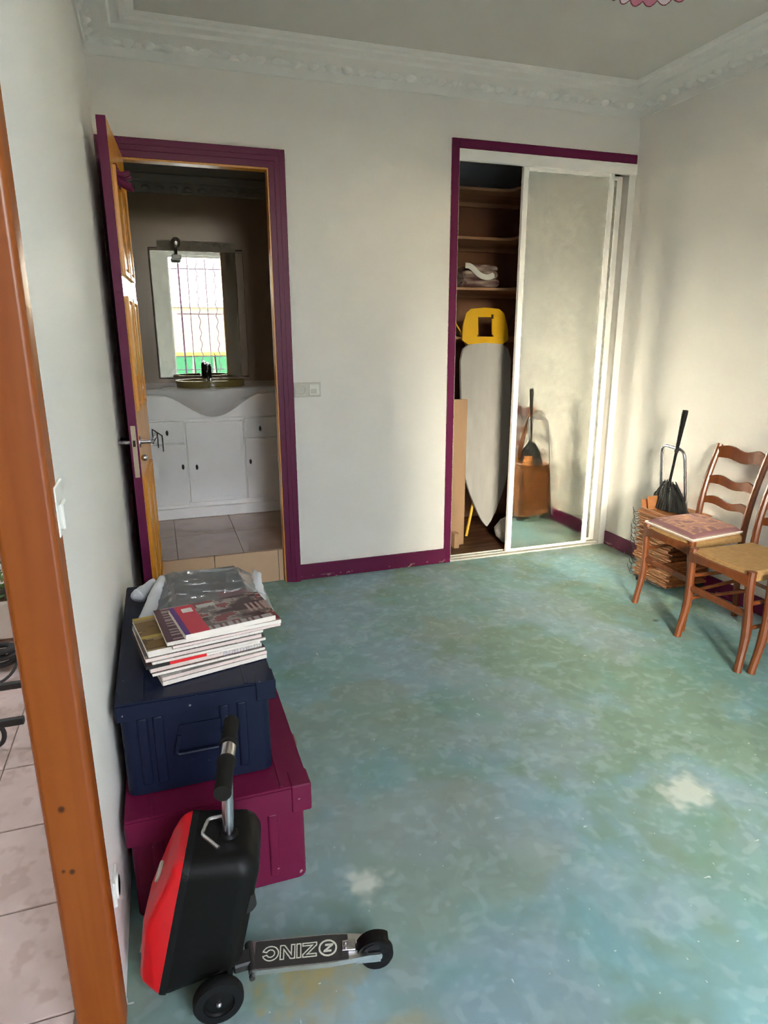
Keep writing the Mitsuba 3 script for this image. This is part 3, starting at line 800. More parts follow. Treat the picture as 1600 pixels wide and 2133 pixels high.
# ------------------------------------------------------------------ metal trunks
def trunk(x0, x1, y0, y1, z0, zl, z1, mat, label, lid_over=.012, latch=True):
    t = thing('metal_trunk', label, 'trunk', 'stacked metal trunks')
    V2 = sbox(x0, y0, x1, y1).buffer(-.025).buffer(.025, quad_segs=5)
    obj('body', extr(V2, zl + .01 - z0, 'xy', z0), mat, t)
    # pressed ribs on the end face and on the long side
    for fx_ in (.14, .24, .68, .80):
        X = x0 + (x1 - x0) * fx_
        obj('rib', rbox(X - .012, X + .012, y0 - .006, y0 + .008, z0 + .025, zl - .004, .005, 8), mat, t)
    for f_ in (.12, .28, .44, .6, .76, .9):
        Y = y0 + (y1 - y0) * f_
        obj('rib', rbox(x1 - .008, x1 + .006, Y - .012, Y + .012, z0 + .025, zl - .004, .005, 8), mat, t)
    ho = lid_over
    L = obj('lid', extr(sbox(x0 - ho * .6, y0 - ho, x1 + ho, y1 + ho).buffer(-.006).buffer(.006), z1 - .006 - zl, 'xy', zl), mat, t)
    inner = sbox(x0 + .045, y0 + .045, x1 - .045, y1 - .045).buffer(-.02).buffer(.02)
    obj('lid_top', extr(sbox(x0 - ho * .4, y0 - ho * .7, x1 + ho * .7, y1 + ho * .7), .006, 'xy', z1 - .006), mat, L, smooth=False)
    obj('lid_fold', cat(bx(x1 - .06, x1 - .052, y0 - .005, y1, z1, z1 + .003), bx(x0 + .05, x0 + .058, y0 - .005, y1, z1, z1 + .003)), mat, L, smooth=False)
    for cy_ in (y0, y1):
        obj('corner_plate', cat(bx(x1 - .035, x1 + ho + .003, cy_ - ho - .003 if cy_ == y0 else cy_ - .05, cy_ + .05 if cy_ == y0 else cy_ + ho + .003, zl - .006, z1 + .002, .003)), mat, L, smooth=False)
    # drop handle in a pressed recess of the end face
    cx, cz = (x0 + x1) / 2 + .005, zl - .075
    obj('handle_plate', extr(Polygon([(cx - .055, cz - .02), (cx - .045, cz + .03), (cx + .045, cz + .03), (cx + .06, cz - .02)]).buffer(.006), .004, 'xz', y0 - .004), mat, t)
    obj('handle', tube(fillet([(cx - .05, y0 - .008, cz + .012), (cx - .062, y0 - .014, cz - .035), (cx + .062, y0 - .014, cz - .035), (cx + .05, y0 - .008, cz + .012)], .012), .005, 8), mat, t)
    for f_ in (.25, .72):
        Y = y0 + (y1 - y0) * f_
        obj('latch', bx(x1 + .004, x1 + ho + .006, Y - .022, Y + .022, zl - .05, z1 - .01, .003), 'rust' if latch else mat, t)
    return t


trunk(.022, .438, -2.128, -1.30, .002, .218, .287, 'wine_metal', 'burgundy metal trunk on the floor, lower of the two stacked trunks')
trunk(.024, .374, -2.055, -1.30, .291, .502, .546, 'navy_metal', 'navy blue metal trunk carrying the magazines, upper of the two stacked trunks')

# ------------------------------------------------------------------ magazines
def cover_dark(u, v):
    q = random.random()
    return (.05 + .05 * q, .028 + .02 * q, .03 + .02 * q)


def cover_contents(u, v):          # left half: rows of lines; right half: a red and brown picture
    if u < .36:
        row = int(v * 22) % 2
        return (.30, .22, .22) if row and .06 < u < .32 else (.085, .04, .055)
    n_ = meshkit.noise(np.array([[u * 7, v * 9, 1.0]]))[0]
    return (.22, .03, .04) if n_ > .6 else (.34, .24, .20) if n_ > .42 else (.10, .045, .04)


def cover_red(u, v):               # a red strip, then a dark red dish photo
    if u < .06: return (.10, .03, .17)
    if u < .27:
        if .74 < v < .88 and .12 < u < .23: return (.72, .62, .58)
        return (.52, .03, .05)
    if .80 < v < .92 and .3 < u < .5: return (.40, .37, .32)
    if v < .12: return (.36, .32, .30) if int(u * 40) % 3 else (.16, .06, .06)
    n_ = meshkit.noise(np.array([[u * 7, v * 8, 3.0]]))[0]
    if u > .78 and .3 < v < .6 and int(u * 36) % 2: return (.36, .22, .20)
    return (.20, .035, .035) if n_ > .66 else (.26, .20, .17) if n_ > .52 else (.13, .085, .07) if n_ > .36 else (.06, .025, .024)


def cover_ochre(u, v):
    if v > .92 or abs(v - .38) < .03: return (.42, .30, .06)
    n_ = meshkit.noise(np.array([[u * 9, v * 9, 7.0]]))[0]
    return (.16, .09, .025) if n_ > .5 else (.10, .055, .02) if n_ > .35 else (.30, .20, .09)


def cover_grey(u, v):
    n_ = meshkit.noise(np.array([[u * 5, v * 9, 11.0]]))[0]
    return (.30, .28, .26) if n_ > .55 else (.13, .115, .105)


mags = [  # dx, dy, rotation, width, depth, thickness, cover, spine tint, label
    (.000, .000, 13.5, .268, .215, .011, cover_grey, 'paper', 'magazine with white page edges, lowest of the stack on the navy trunk'),
    (.000, .004, 13.0, .268, .215, .009, cover_grey, 'paper_pink', 'magazine with pinkish page edges, second from the bottom of the stack'),
    (-.022, .014, 11.0, .285, .215, .008, cover_dark, 'paper', 'magazine sticking out left, third from the bottom of the stack'),
    (-.026, .020, 11.5, .280, .215, .010, cover_contents, 'paper_pink', 'thin magazine with a dark rust cover edge, fourth from the bottom'),
    (-.034, .020, 10.0, .285, .215, .008, cover_dark, 'black_matte', 'black-backed magazine with a red stripe on its spine, fifth from the bottom'),
    (-.020, .024, 9.5, .285, .215, .007, cover_grey, 'paper', 'thin cream magazine, sixth from the bottom of the stack'),
    (-.034, .026, 10.0, .290, .215, .009, cover_grey, 'paper_pink', 'magazine with a grey spine, seventh from the bottom of the stack'),
    (-.028, .030, 10.5, .290, .215, .009, cover_dark, 'paper', 'magazine with white page edges just under the ochre cover'),
    (-.028, .026, 11.0, .295, .215, .010, cover_ochre, 'paper', 'magazine with an ochre and brown cover sticking out at the left of the stack'),
    (.030, .018, 10.0, .275, .215, .008, cover_dark, 'paper_pink', 'magazine with white edges below the two topmost ones'),
    (.018, .022, 8.5, .288, .215, .010, cover_contents, 'paper', 'magazine with white lines of text on its dark cover, second from the top'),
    (.062, .020, 11.5, .232, .185, .013, cover_red, 'paper', 'topmost magazine with a red strip on a dark red food cover'),
]
z = .5485
MO = np.array([.126, -2.012])
for i, (dx, dy, rot, w, dp, th, fn, sp, lab) in enumerate(mags):
    t = thing('magazine', lab, 'magazine', 'magazines stacked on the navy trunk')
    at = (MO[0] + dx, MO[1] + dy, z); R_ = math.radians(rot)
    obj('pages', moved(bx(.001, w, .0, dp - .002, .0006, th - .0008), R_, at), sp if sp != 'black_matte' else 'paper', t, smooth=False)
    cm, cc = print_grid(w + .001, dp, 34, 26, fn, th)
    obj('cover', moved(cm, R_, at), 'print', t, smooth=False, color=cc, label='printed cover')
    obj('back_cover', moved(bx(0, w + .001, -.0004, dp, 0, .0006), R_, at), 'black_matte' if fn is cover_dark else sp, t, smooth=False)
    if i == 4:
        obj('spine', moved(cat(bx(-.001, .0, 0, dp, 0, th), bx(.0, .055, -.0015, 0, 0, th)), R_, at), 'black_matte', t, smooth=False)
        obj('spine_stripe', moved(bx(.055, .145, -.0016, 0, 0.0005, th), R_, at), 'red_plastic', t, smooth=False, label='red stripe on the spine')
    if i == 3:
        comb = [bx(.18 + q * .0075, .1835 + q * .0075, -.0035, 0.0, .001, th + .002) for q in range(14)]
        obj('spiral_binding', moved(cat(comb), R_, at), 'steel', t, smooth=False, label='white spiral binding')
    z += th + .0003
# dark magazine wrapped in clear plastic behind the stack
pm = thing('wrapped_magazine', 'grey magazine wrapped in clear plastic behind the magazine stack', 'magazine')
at = (.165, -1.70, .6145); R_ = math.radians(4)
def tilt(m): return moved(m, R_, at)
obj('pages', tilt(bx(0, .225, 0, .30, -.008, 0)), 'paper', pm, smooth=False)
cm, cc = print_grid(.225, .30, 12, 16, lambda u, v: (.085 + .02 * math.sin(u * 9 + v * 5), .08, .072) if v > .25 else ((.25, .05, .06) if u > .55 else (.2, .18, .17)), .0005)
obj('cover', tilt(cm), 'print', pm, smooth=False, color=cc)
for i, (hh, lab) in enumerate(((.030, 'thick black catalogue lying flat under the plastic bag, lower one'), (.026, 'thick black catalogue lying flat under the plastic bag, upper one'))):
    t = thing('catalogue', lab, 'magazine', 'catalogues under the plastic bag')
    a2 = (.168, -1.695, .5485 + i * .0305)
    obj('pages', moved(bx(.001, .215, .001, .275, .001, hh - .001), R_, a2), 'paper', t, smooth=False)
    obj('cover', moved(cat(bx(0, .216, 0, .276, hh - .001, hh), bx(0, .216, 0, .276, 0, .001)), R_, a2), 'black_matte', t, smooth=False)
pb = thing('plastic_bag', 'crumpled clear plastic bag around the grey magazine on the navy trunk', 'bag')
nx_, ny_ = 60, 40
u_, v_ = np.meshgrid(np.linspace(0, 1, nx_), np.linspace(0, 1, ny_), indexing='ij')
X = .100 + .345 * u_; Y = -1.69 + .335 * v_ - .05 * u_
edge = np.clip((np.abs(u_ - .5) - .30) / .2, 0, 1)
Z = .620 + .010 * meshkit.fbm(np.stack([u_ * 9, v_ * 9, 0 * u_], -1).reshape(-1, 3), 3).reshape(u_.shape) - edge * .045 - np.clip((v_ - .9) / .1, 0, 1) * .02
idx = np.arange(nx_ * ny_).reshape(nx_, ny_)
q = np.stack([idx[:-1, :-1], idx[1:, :-1], idx[1:, 1:], idx[:-1, 1:]], -1).reshape(-1, 4)
obj('film', (np.stack([X, Y, Z], -1).reshape(-1, 3), q), 'clear_plastic', pb, smooth=True)
for nm, pth in (('crumple', [(.060, -1.47, .575), (.085, -1.43, .585), (.115, -1.40, .60)]), ('crumple', [(.085, -1.68, .572), (.105, -1.58, .595), (.135, -1.42, .61)]), ('crumple', [(.41, -1.62, .575), (.425, -1.53, .59), (.43, -1.44, .60)])):
    m = tube(smooth_path(pth, 14), np.linspace(.024, .012, 14), 12).subdivide()
    vv = np.array(m.vertices); vv += (meshkit.noise(vv * 45)[:, None] - .5) * .012; vv[:, 2] = np.maximum(vv[:, 2], .5495); m.vertices = vv
    obj(nm, m, 'milky_plastic', pb, smooth=True)

# ------------------------------------------------------------------ suitcase scooter
sc = thing('suitcase_scooter', 'black and red suitcase scooter standing in front of the trunks', 'scooter')
Y0, Y1 = -2.410, -2.225
YAWS = -0.1735


def yw(m):
    m = m.copy(); m.apply_translation((-.19, 2.41, 0)); m.apply_transform(trimesh.transformations.rotation_matrix(YAWS, [0, 0, 1])); m.apply_translation((.19, -2.41, 0))
    return m


SB, ST = (.078, .066), (.140, .326)        # seam line (x, z), bottom and top


def balls(pts, r, ins=0.0, seg=26):
    q = m3.Manifold.sphere(r, seg)
    return [q.translate((x, y, z_)) for x, z_ in pts for y in (Y0 + r + ins, Y1 - r - ins)]


sd = np.array([ST[0] - SB[0], ST[1] - SB[1]]); sd /= np.linalg.norm(sd)
sn = np.array([sd[1], -sd[0]])             # points to the rear (black) side
def cut_at(m, off, side):
    c_ = np.array(SB) + sn * off
    nrm = np.array([sn[0], 0, sn[1]]) * side
    return m.trim_by_plane(tuple(nrm), float(side * (c_ @ sn)))
seam_balls = balls((SB, ST), .034)
blk = m3.Manifold.batch_hull(seam_balls + balls(((.198, .106), (.244, .313)), .042))
obj('shell', yw(tm(cut_at(blk, .006, 1))), 'black_plastic', sc, smooth=50, label='black hard shell')
red = m3.Manifold.batch_hull(seam_balls + balls(((.054, .070), (.072, .195), (.126, .318)), .030, .018))
obj('red_front', yw(tm(cut_at(red, -.007, -1))), 'red_plastic', sc, smooth=50, label='red hard front')
sb_ = m3.Manifold.batch_hull(balls((SB, ST), .0365, -.002))
obj('seam_band', yw(tm(cut_at(cut_at(sb_, -.007, 1), .007, -1))), 'black_rubber', sc, smooth=50)
for ce, ang, r0_ in (((.077, -2.33, .287), math.atan2(.37, .93), .020), ((.031, -2.345, .120), math.atan2(.224, .974), .015)):
    dsk = lathe([(0, -.003), (r0_, -.003), (r0_, .0025), (0, .0025)], 24, 'x')
    dsk.apply_transform(trimesh.transformations.rotation_matrix(ang, [0, 1, 0])); dsk.apply_translation(ce)
    obj('badge', yw(dsk), 'pale_print', sc)
# carrying ring on the top
obj('carry_ring', yw(tube(fillet([(.205, -2.365, .358), (.168, -2.325, .362), (.178, -2.285, .366), (.215, -2.280, .366)], .008), .0042, 8)), 'steel', sc, label='folded chrome ring')
obj('pocket', yw(bx(.178, .218, -2.37, -2.28, .342, .354, .004)), 'black_matte', sc)
obj('stem', tube([(.236, -2.332, .345), (.2440, -2.320, .535)], .0125, 20), 'chrome', sc, label='chrome handlebar stem')
obj('stem_collar', lathe([(0, 0), (.022, 0), (.020, .015), (.016, .02), (0, .02)], 24, 'z', (.237, -2.332, .342)), 'black_plastic', sc)
hb0, hb1 = np.array([.226, -2.437, .536]), np.array([.268, -2.200, .536])
hd_ = (hb1 - hb0) / np.linalg.norm(hb1 - hb0)
mid = hb0 + (hb1 - hb0) * .5
obj('handlebar', tube([hb0 + hd_ * .05, hb1 - hd_ * .05], .0105, 16), 'chrome', sc)
obj('bar_clamp', tube([mid - hd_ * .022, mid + hd_ * .022], .0165, 20), 'chrome', sc)
for a, b in ((hb0, hb0 + hd_ * .098), (hb1 - hd_ * .088, hb1)):
    n_ = 14; t_ = np.linspace(0, 1, n_)
    rr = .0165 + .0012 * np.sin(t_ * 40)
    if a is hb0: rr[0] = .017; rr[-2:] = .0195
    else: rr[-1] = .017; rr[:2] = .0195
    obj('grip', tube([a + (b - a) * t for t in t_], rr, 18), 'grip_foam', sc, label='dark foam grip')


def wheel(c, r, w, axis, hubmat='black_plastic'):
    h = w / 2
    k_ = obj('wheel', lathe([(r * .62, -h), (r * .93, -h), (r * .99, -h * .55), (r, 0), (r * .99, h * .55), (r * .93, h), (r * .62, h), (r * .62, -h)], 48, axis, c), 'black_rubber', sc)
    obj('hub', lathe([(0, -h * .7), (r * .3, -h * .75), (r * .56, -h * .5), (r * .63, -h * .85), (r * .63, h * .85), (r * .56, h * .5), (r * .3, h * .75), (0, h * .7)], 40, axis, c), hubmat, k_)
    return k_


for yy in (-2.436, -2.205):
    wx_ = .186 + .175 * (yy + 2.436)
    kx = wheel((wx_, yy, .0515), .0515, .026, 'y')
    sgn = -1 if yy < -2.3 else 1
    obj('axle_bolt', trimesh.creation.icosphere(2, .0065).apply_translation((wx_, yy + sgn * .012, .0515)), 'chrome', kx, smooth=True)
obj('axle', tube([(.188, -2.425, .0515), (.225, -2.215, .0515)], .007, 10), 'steel', sc)
obj('axle_mount', yw(bx(.165, .215, -2.395, -2.245, .036, .090, .008)), 'black_plastic', sc)
# deck
ddir = np.array([.9767, -.2148, 0.0]); dn = np.array([.2148, .9767, 0.0])
DO = np.array([.262, -2.366, 0.0])


def on_deck(m):
    v = np.array(m.vertices)
    w = DO + v[:, :1] * ddir + v[:, 1:2] * dn + v[:, 2:] * np.array([0, 0, 1.0])
    return out(trimesh.Trimesh(w, np.array(m.faces), process=False))


DLn = .254
dk = Polygon([(0, -.036), (0, .036), (.17, .036), (DLn - .02, .030), (DLn, .026), (DLn, .006), (DLn - .035, .006), (DLn - .035, -.012), (DLn, -.012), (DLn, -.028), (.17, -.036)])
obj('deck', on_deck(extr(dk, .012, 'xy', .046)), 'steel', sc, smooth=False, label='aluminium deck')
gt = Polygon([(.008, -.033), (.008, .033), (.165, .033), (DLn - .042, .030), (DLn - .042, -.031), (.165, -.033)]).buffer(-.003).buffer(.003)
gk = obj('grip_tape', on_deck(extr(gt, .0012, 'xy', .058)), 'grip_tape', sc, smooth=False, label='dark grip tape')


def outline(poly, w=.0026):
    return poly.difference(poly.buffer(-w, join_style=2))


LH = .036; sw_ = .0095
def stroke(pts, w=sw_, cap=2): return LineString(pts).buffer(w / 2, cap_style=cap, join_style=2, mitre_limit=3)
let = []
let.append((Polygon([(0, 0), (0, .008), (.019, LH - .009), (.001, LH - .009), (.001, LH), (.033, LH), (.033, LH - .008), (.014, .009), (.033, .009), (.033, 0)]), 0))
let.append((sbox(0, 0, .011, LH), .035))
let.append((Polygon([(0, 0), (0, LH), (.011, LH), (.024, .016), (.024, LH), (.034, LH), (.034, 0), (.023, 0), (.010, .020), (.010, 0)]), .048))
cc_ = [(LH / 2 + (LH / 2 - .005) * math.cos(a), LH / 2 + (LH / 2 - .005) * math.sin(a)) for a in np.linspace(math.radians(14), math.radians(346), 40)]
let.append((LineString(cc_).buffer(.0055, cap_style=2), .084))
zin = affinity.scale(let[0][0], .55, .55, origin=(0, 0))
shapes = []
for poly, ox in let:
    shapes.append(affinity.translate(outline(poly), .038 + ox - .0, 0))
ring = Point(.015, LH / 2).buffer(.0205).difference(Point(.015, LH / 2).buffer(.0165))
shapes.append(ring); shapes.append(affinity.translate(affinity.skew(zin, 14), .0045, LH / 2 - .010))
txt = unary_union(shapes)
txt = affinity.rotate(txt, 180, origin=(0, 0))                     # read from the other end of the deck
txt = affinity.translate(txt, .182, LH / 2)
tx = [extr(gm, .0005, 'xy', .0593) for gm in getattr(txt, 'geoms', [txt])]
obj('lettering', on_deck(cat(tx)), 'pale_print', gk, smooth=False, label='pale outlined lettering reading ZINC, with a ringed Z')
wr = DO + ddir * .274 - dn * .004 + np.array([0, 0, .038])
kx = numbered(f'{sc}__rear_wheel')
R2 = .038
rw = lathe([(R2 * .35, -.012), (R2 * .9, -.012), (R2, -.006), (R2, .006), (R2 * .9, .012), (R2 * .35, .012), (R2 * .35, -.012)], 40, 'y')
rw = moved(rw, math.atan2(ddir[1], ddir[0]), wr)
scene[kx] = mikit.ply(rw, 'black_rubber', smooth=30)
obj('hub', moved(lathe([(0, -.009), (R2 * .36, -.011), (R2 * .36, .011), (0, .009)], 30, 'y'), math.atan2(ddir[1], ddir[0]), wr), 'steel', kx)
# mudguard
V, F = [], []
for a in np.linspace(math.radians(175), math.radians(55), 16):
    for s in (-.016, .016):
        for rr in (R2 + .004, R2 + .009):
            V.append((.274 + rr * math.cos(a), s - .004, .038 + rr * math.sin(a)))
for i in range(15):
    b = i * 4
    for c0, c1 in ((0, 1), (1, 3), (3, 2), (2, 0)):
        F += [(b + c0, b + c1, b + 4 + c1), (b + c0, b + 4 + c1, b + 4 + c0)]
F += [(0, 2, 3), (0, 3, 1), (60, 61, 63), (60, 63, 62)]
mg = trimesh.Trimesh(V, F, process=True); mg.fix_normals()
obj('mudguard', on_deck(mg), 'black_plastic', sc, smooth=40)
obj('guard_bracket', on_deck(cat(bx(.198, .228, -.013, .013, .0595, .063, .001), tube([(.206, -.006, .063), (.206, -.006, .066)], .003, 10), tube([(.206, .006, .063), (.206, .006, .066)], .003, 10))), 'chrome', sc, smooth=False)
obj('fork', on_deck(cat(bx(.228, .282, -.026, -.020, .036, .056), bx(.228, .282, .012, .018, .036, .056))), 'steel', sc, smooth=False)
obj('hinge', cat(tube([(.262, -2.402, .052), (.262, -2.33, .052)], .010, 14), bx(.222, .262, -2.385, -2.345, .040, .062, .004), tube([(.258, -2.412, .048), (.258, -2.404, .048)], .006, 12)), 'iron', sc, label='dark metal folding hinge')
obj('fold_knob', lathe([(0, -.012), (.019, -.012), (.022, -.006), (.022, .012), (0, .012)], 28, 'y', (.256, -2.395, .238)), 'black_matte', sc)


# ------------------------------------------------------------------ rush-seat chairs
def chair(O, ex, ey, label, half=.20, rear=.160):
    c = thing('dining_chair', label, 'chair', 'rush-seat dining chairs')
    O = np.array([*O, 0.0]); ex = np.array([*ex, 0.0]); ey = np.array([*ey, 0.0])

    def to(m):
        v = np.array(m.vertices)
        w = O + v[:, :1] * ex + v[:, 1:2] * ey + v[:, 2:] * np.array([0, 0, 1.0])
        m2 = trimesh.Trimesh(w, np.array(m.faces), process=False)
        return out(m2)

    SZ = .430
    for s in (-1, 1):
        pth = smooth_path([(s * half, .002, 0.0), (s * (half - .003), .012, .06), (s * (half - .008), .028, .16), (s * (half - .012), .028, .26), (s * (half - .016), .022, .36), (s * (half - .018), .024, SZ + .006)], 18)
        rad = np.interp(pth[:, 2], [0, .08, .18, .28, .36, .44], [.0165, .0165, .020, .0155, .0175, .0195])
        obj('leg', to(tube(pth, rad, 10)), 'chair_wood', c)
    for s in (-1, 1):
        pth = smooth_path([(s * rear, .385, 0), (s * rear, .368, .2), (s * rear, .362, .42), (s * (rear + .003), .385, .58), (s * (rear + .004), .420, .70), (s * (rear + .004), .462, .815)], 20)
        rad = np.interp(pth[:, 2], [0, .4, .8], [.0155, .0175, .0165])
        obj('back_post', to(tube(pth, rad, 10)), 'chair_wood', c)

    def post_y(zz): return np.interp(zz, [.42, .58, .70, .815], [.362, .385, .420, .462])

    for zc, hh in ((.772, .054), (.632, .036), (.528, .030)):
        n_ = 25; t_ = np.linspace(-1, 1, n_); V, F = [], []
        for t in t_:
            X = t * (rear - .004)
            bow = .030 * (1 - t * t)
            wav = .010 * math.cos(t * 2 * math.pi * .78) * -1 + .006
            zt, zb = zc + hh / 2 + wav, zc - hh / 2 + wav * .6 - .006 * (1 - t * t)
            for zz in (zt, zb):
                for o in (-.0065, .0065):
                    V.append((X, post_y(zc) + bow + o, zz))
        for i in range(n_ - 1):
            b = i * 4
            for c0, c1 in ((0, 1), (1, 3), (3, 2), (2, 0)):
                F += [(b + c0, b + c1, b + 4 + c1), (b + c0, b + 4 + c1, b + 4 + c0)]
        F += [(0, 2, 3), (0, 3, 1), (4 * n_ - 4, 4 * n_ - 3, 4 * n_ - 1), (4 * n_ - 4, 4 * n_ - 1, 4 * n_ - 2)]
        m = trimesh.Trimesh(V, F, process=True); m.fix_normals()
        obj('back_rail', to(m), 'chair_wood', c, smooth=40)
    # rush seat: four woven triangles rising to the edges
    fr_, bk_ = half - .008, rear + .010
    front_bow = [(x, .012 - .016 * (1 - (x / fr_) ** 2)) for x in np.linspace(-fr_, fr_, 11)]
    pl = Polygon(front_bow + [(bk_, .365), (-bk_, .365)])
    V = []; ring = np.array(pl.exterior.coords)[:-1]; n_ = len(ring)
    ctr = np.array([0, .185])
    V = [(*p_, SZ - .012) for p_ in ring] + [(*p_, SZ - .035) for p_ in ring] + [(*(p_ + (ctr - p_) * .10), SZ + .004) for p_ in ring] + [(*(p_ + (ctr - p_) * .10), SZ - .042) for p_ in ring] + [(*ctr, SZ - .004), (*ctr, SZ - .046)]
    F = []
    for i in range(n_):
        j = (i + 1) % n_
        F += [(i, j, n_ + j), (i, n_ + j, n_ + i), (2 * n_ + i, 2 * n_ + j, j), (2 * n_ + i, j, i), (n_ + i, n_ + j, 3 * n_ + j), (n_ + i, 3 * n_ + j, 3 * n_ + i), (4 * n_, 2 * n_ + j, 2 * n_ + i), (4 * n_ + 1, 3 * n_ + i, 3 * n_ + j)]
    m = trimesh.Trimesh(V, F, process=True); m.fix_normals()
    obj('seat', to(m), 'rush', c, smooth=40, label='woven rush seat')
    n_ = 17; V, F = [], []
    for t in np.linspace(-1, 1, n_):
        X = t * (half - .012); yb = -.018 * (1 - t * t) + .008
        for zz in (SZ - .008, SZ - .058 + .022 * (1 - t * t)):
            for o in (-.008, .008): V.append((X, yb + o, zz))
    for i in range(n_ - 1):
        b = i * 4
        for c0, c1 in ((0, 1), (1, 3), (3, 2), (2, 0)):
            F += [(b + c0, b + c1, b + 4 + c1), (b + c0, b + 4 + c1, b + 4 + c0)]
    F += [(0, 2, 3), (0, 3, 1), (4 * n_ - 4, 4 * n_ - 3, 4 * n_ - 1), (4 * n_ - 4, 4 * n_ - 1, 4 * n_ - 2)]
    m = trimesh.Trimesh(V, F, process=True); m.fix_normals()
    obj('seat_rail', to(m), 'chair_wood', c, smooth=40)
    st = tube([(-half + .01, .03, .245), (half - .01, .03, .245)], .011, 10); v = np.array(st.vertices); v[:, 2] = .245 + (v[:, 2] - .245) * 1.5; st.vertices = v
    obj('stretcher', to(st), 'chair_wood', c)
    for s in (-1, 1):
        for zz in (.19, .30):
            obj('stretcher', to(tube([(s * (half - .008), .03, zz), (s * rear, .368, zz)], .009, 8)), 'chair_wood', c)
    obj('stretcher', to(tube([(-rear, .368, .24), (rear, .368, .24)], .009, 8)), 'chair_wood', c)
    return c


chair((2.444, -1.086), (-.05, -.998), (.98, .07), 'orange-brown rush-seat chair with a cushion, nearest the closet', .176, .152)
chair((2.368, -1.482), (-.03, -.999), (.985, -.02), 'orange-brown rush-seat chair with a bare seat, second from the closet', .178, .155)
chair((2.402, -1.864), (-.03, -.999), (.985, -.02), 'orange-brown rush-seat chair cut off by the right edge of the photo', .178, .155)
# cushion
cu = thing('seat_cushion', 'flat purple and gold patterned cushion on the chair nearest the closet', 'cushion')
O_, ex_, ey_ = np.array([2.444, -1.086, 0]), np.array([-.05, -.998, 0]), np.array([.98, .07, 0])
nx_, ny_ = 44, 44
V, Cc = [], []
for i in range(nx_):
    for j in range(ny_):
        u, v = i / (nx_ - 1) * 2 - 1, j / (ny_ - 1) * 2 - 1
        puff = (1 - abs(u) ** 6) * (1 - abs(v) ** 6)
        hw_ = .170 - .012 * (v + 1) / 2
        P = O_ + ex_ * (u * hw_) + ey_ * (.185 + v * .172) + np.array([0, 0, .437 + .004 + .034 * puff ** .6])
        V.append(P)
        q = meshkit.fbm(np.array([[u * 4.2 + 9, v * 4.2, 2.0]]), 2)[0]
        r0 = max(abs(u), abs(v))
        wv = abs(meshkit.fbm(np.array([[u * 3.1 + 4, v * 3.1, 6.0]]), 2)[0] - .5)
        if r0 > .96: c_ = (.50, .40, .34)
        elif r0 > .84: c_ = (.24, .12, .13)
        else: c_ = (.50, .29, .19) if abs(q - .5) < .055 or wv < .03 else (.36, .20, .175) if q > .5 else (.27, .145, .145)
        Cc.append(c_)
idx = np.arange(nx_ * ny_).reshape(nx_, ny_)
q = np.stack([idx[:-1, :-1], idx[:-1, 1:], idx[1:, 1:], idx[1:, :-1]], -1).reshape(-1, 4)
topv = np.array(V); botv = topv.copy(); botv[:, 2] = .4365
rim_ = np.r_[idx[:, 0], idx[-1, 1:], idx[::-1, -1][1:], idx[0, ::-1][1:-1]]
nn = len(topv); sides = []
for a, b in zip(rim_, np.roll(rim_, -1)): sides.append((a, b, b + nn, a + nn))
Fq = np.vstack([q, q[:, ::-1] + nn, np.array(sides)])
obj('cover', (np.vstack([topv, botv]), Fq), 'cloth_print', cu, smooth=False, color=np.vstack([Cc, Cc]))
pe = np.vstack([topv[rim_]]); pe[:, 2] = .446
obj('piping', tube(pe[::2], .0035, 8, closed=True), 'paper', cu, label='pale piped edge')

# ------------------------------------------------------------------ trolley, hanging files, broom
tr = thing('luggage_trolley', 'chrome folding luggage trolley under the stack of orange files', 'trolley')
obj('base_plate', cat(bx(2.67, 2.91, -.86, -.63, .030, .036, .001), tube(fillet([(2.67, -.63, .034), (2.67, -.86, .034), (2.90, -.86, .034)], .02), .006, 8)), 'iron', tr, smooth=False)
for y in (-.61, -.88):
    wk = obj('wheel', lathe([(0, -.012), (.028, -.012), (.03, -.006), (.03, .006), (.028, .012), (0, .012)], 24, 'y', (2.895, y, .030)), 'black_rubber', tr)
obj('foot', bx(2.68, 2.71, -.66, -.635, .001, .03, .003), 'black_rubber', tr)
obj('handle', tube(fillet([(2.905, -.555, .05), (2.835, -.560, .765), (2.795, -.775, .765), (2.89, -.80, .05)], .05, 8), .0085, 14), 'chrome', tr, label='chrome U-shaped handle')
fz = .037


def ordinal(n):
    return f"{n}{'th' if 10 < n % 100 < 14 else {1: 'st', 2: 'nd', 3: 'rd'}.get(n % 10, 'th')}"


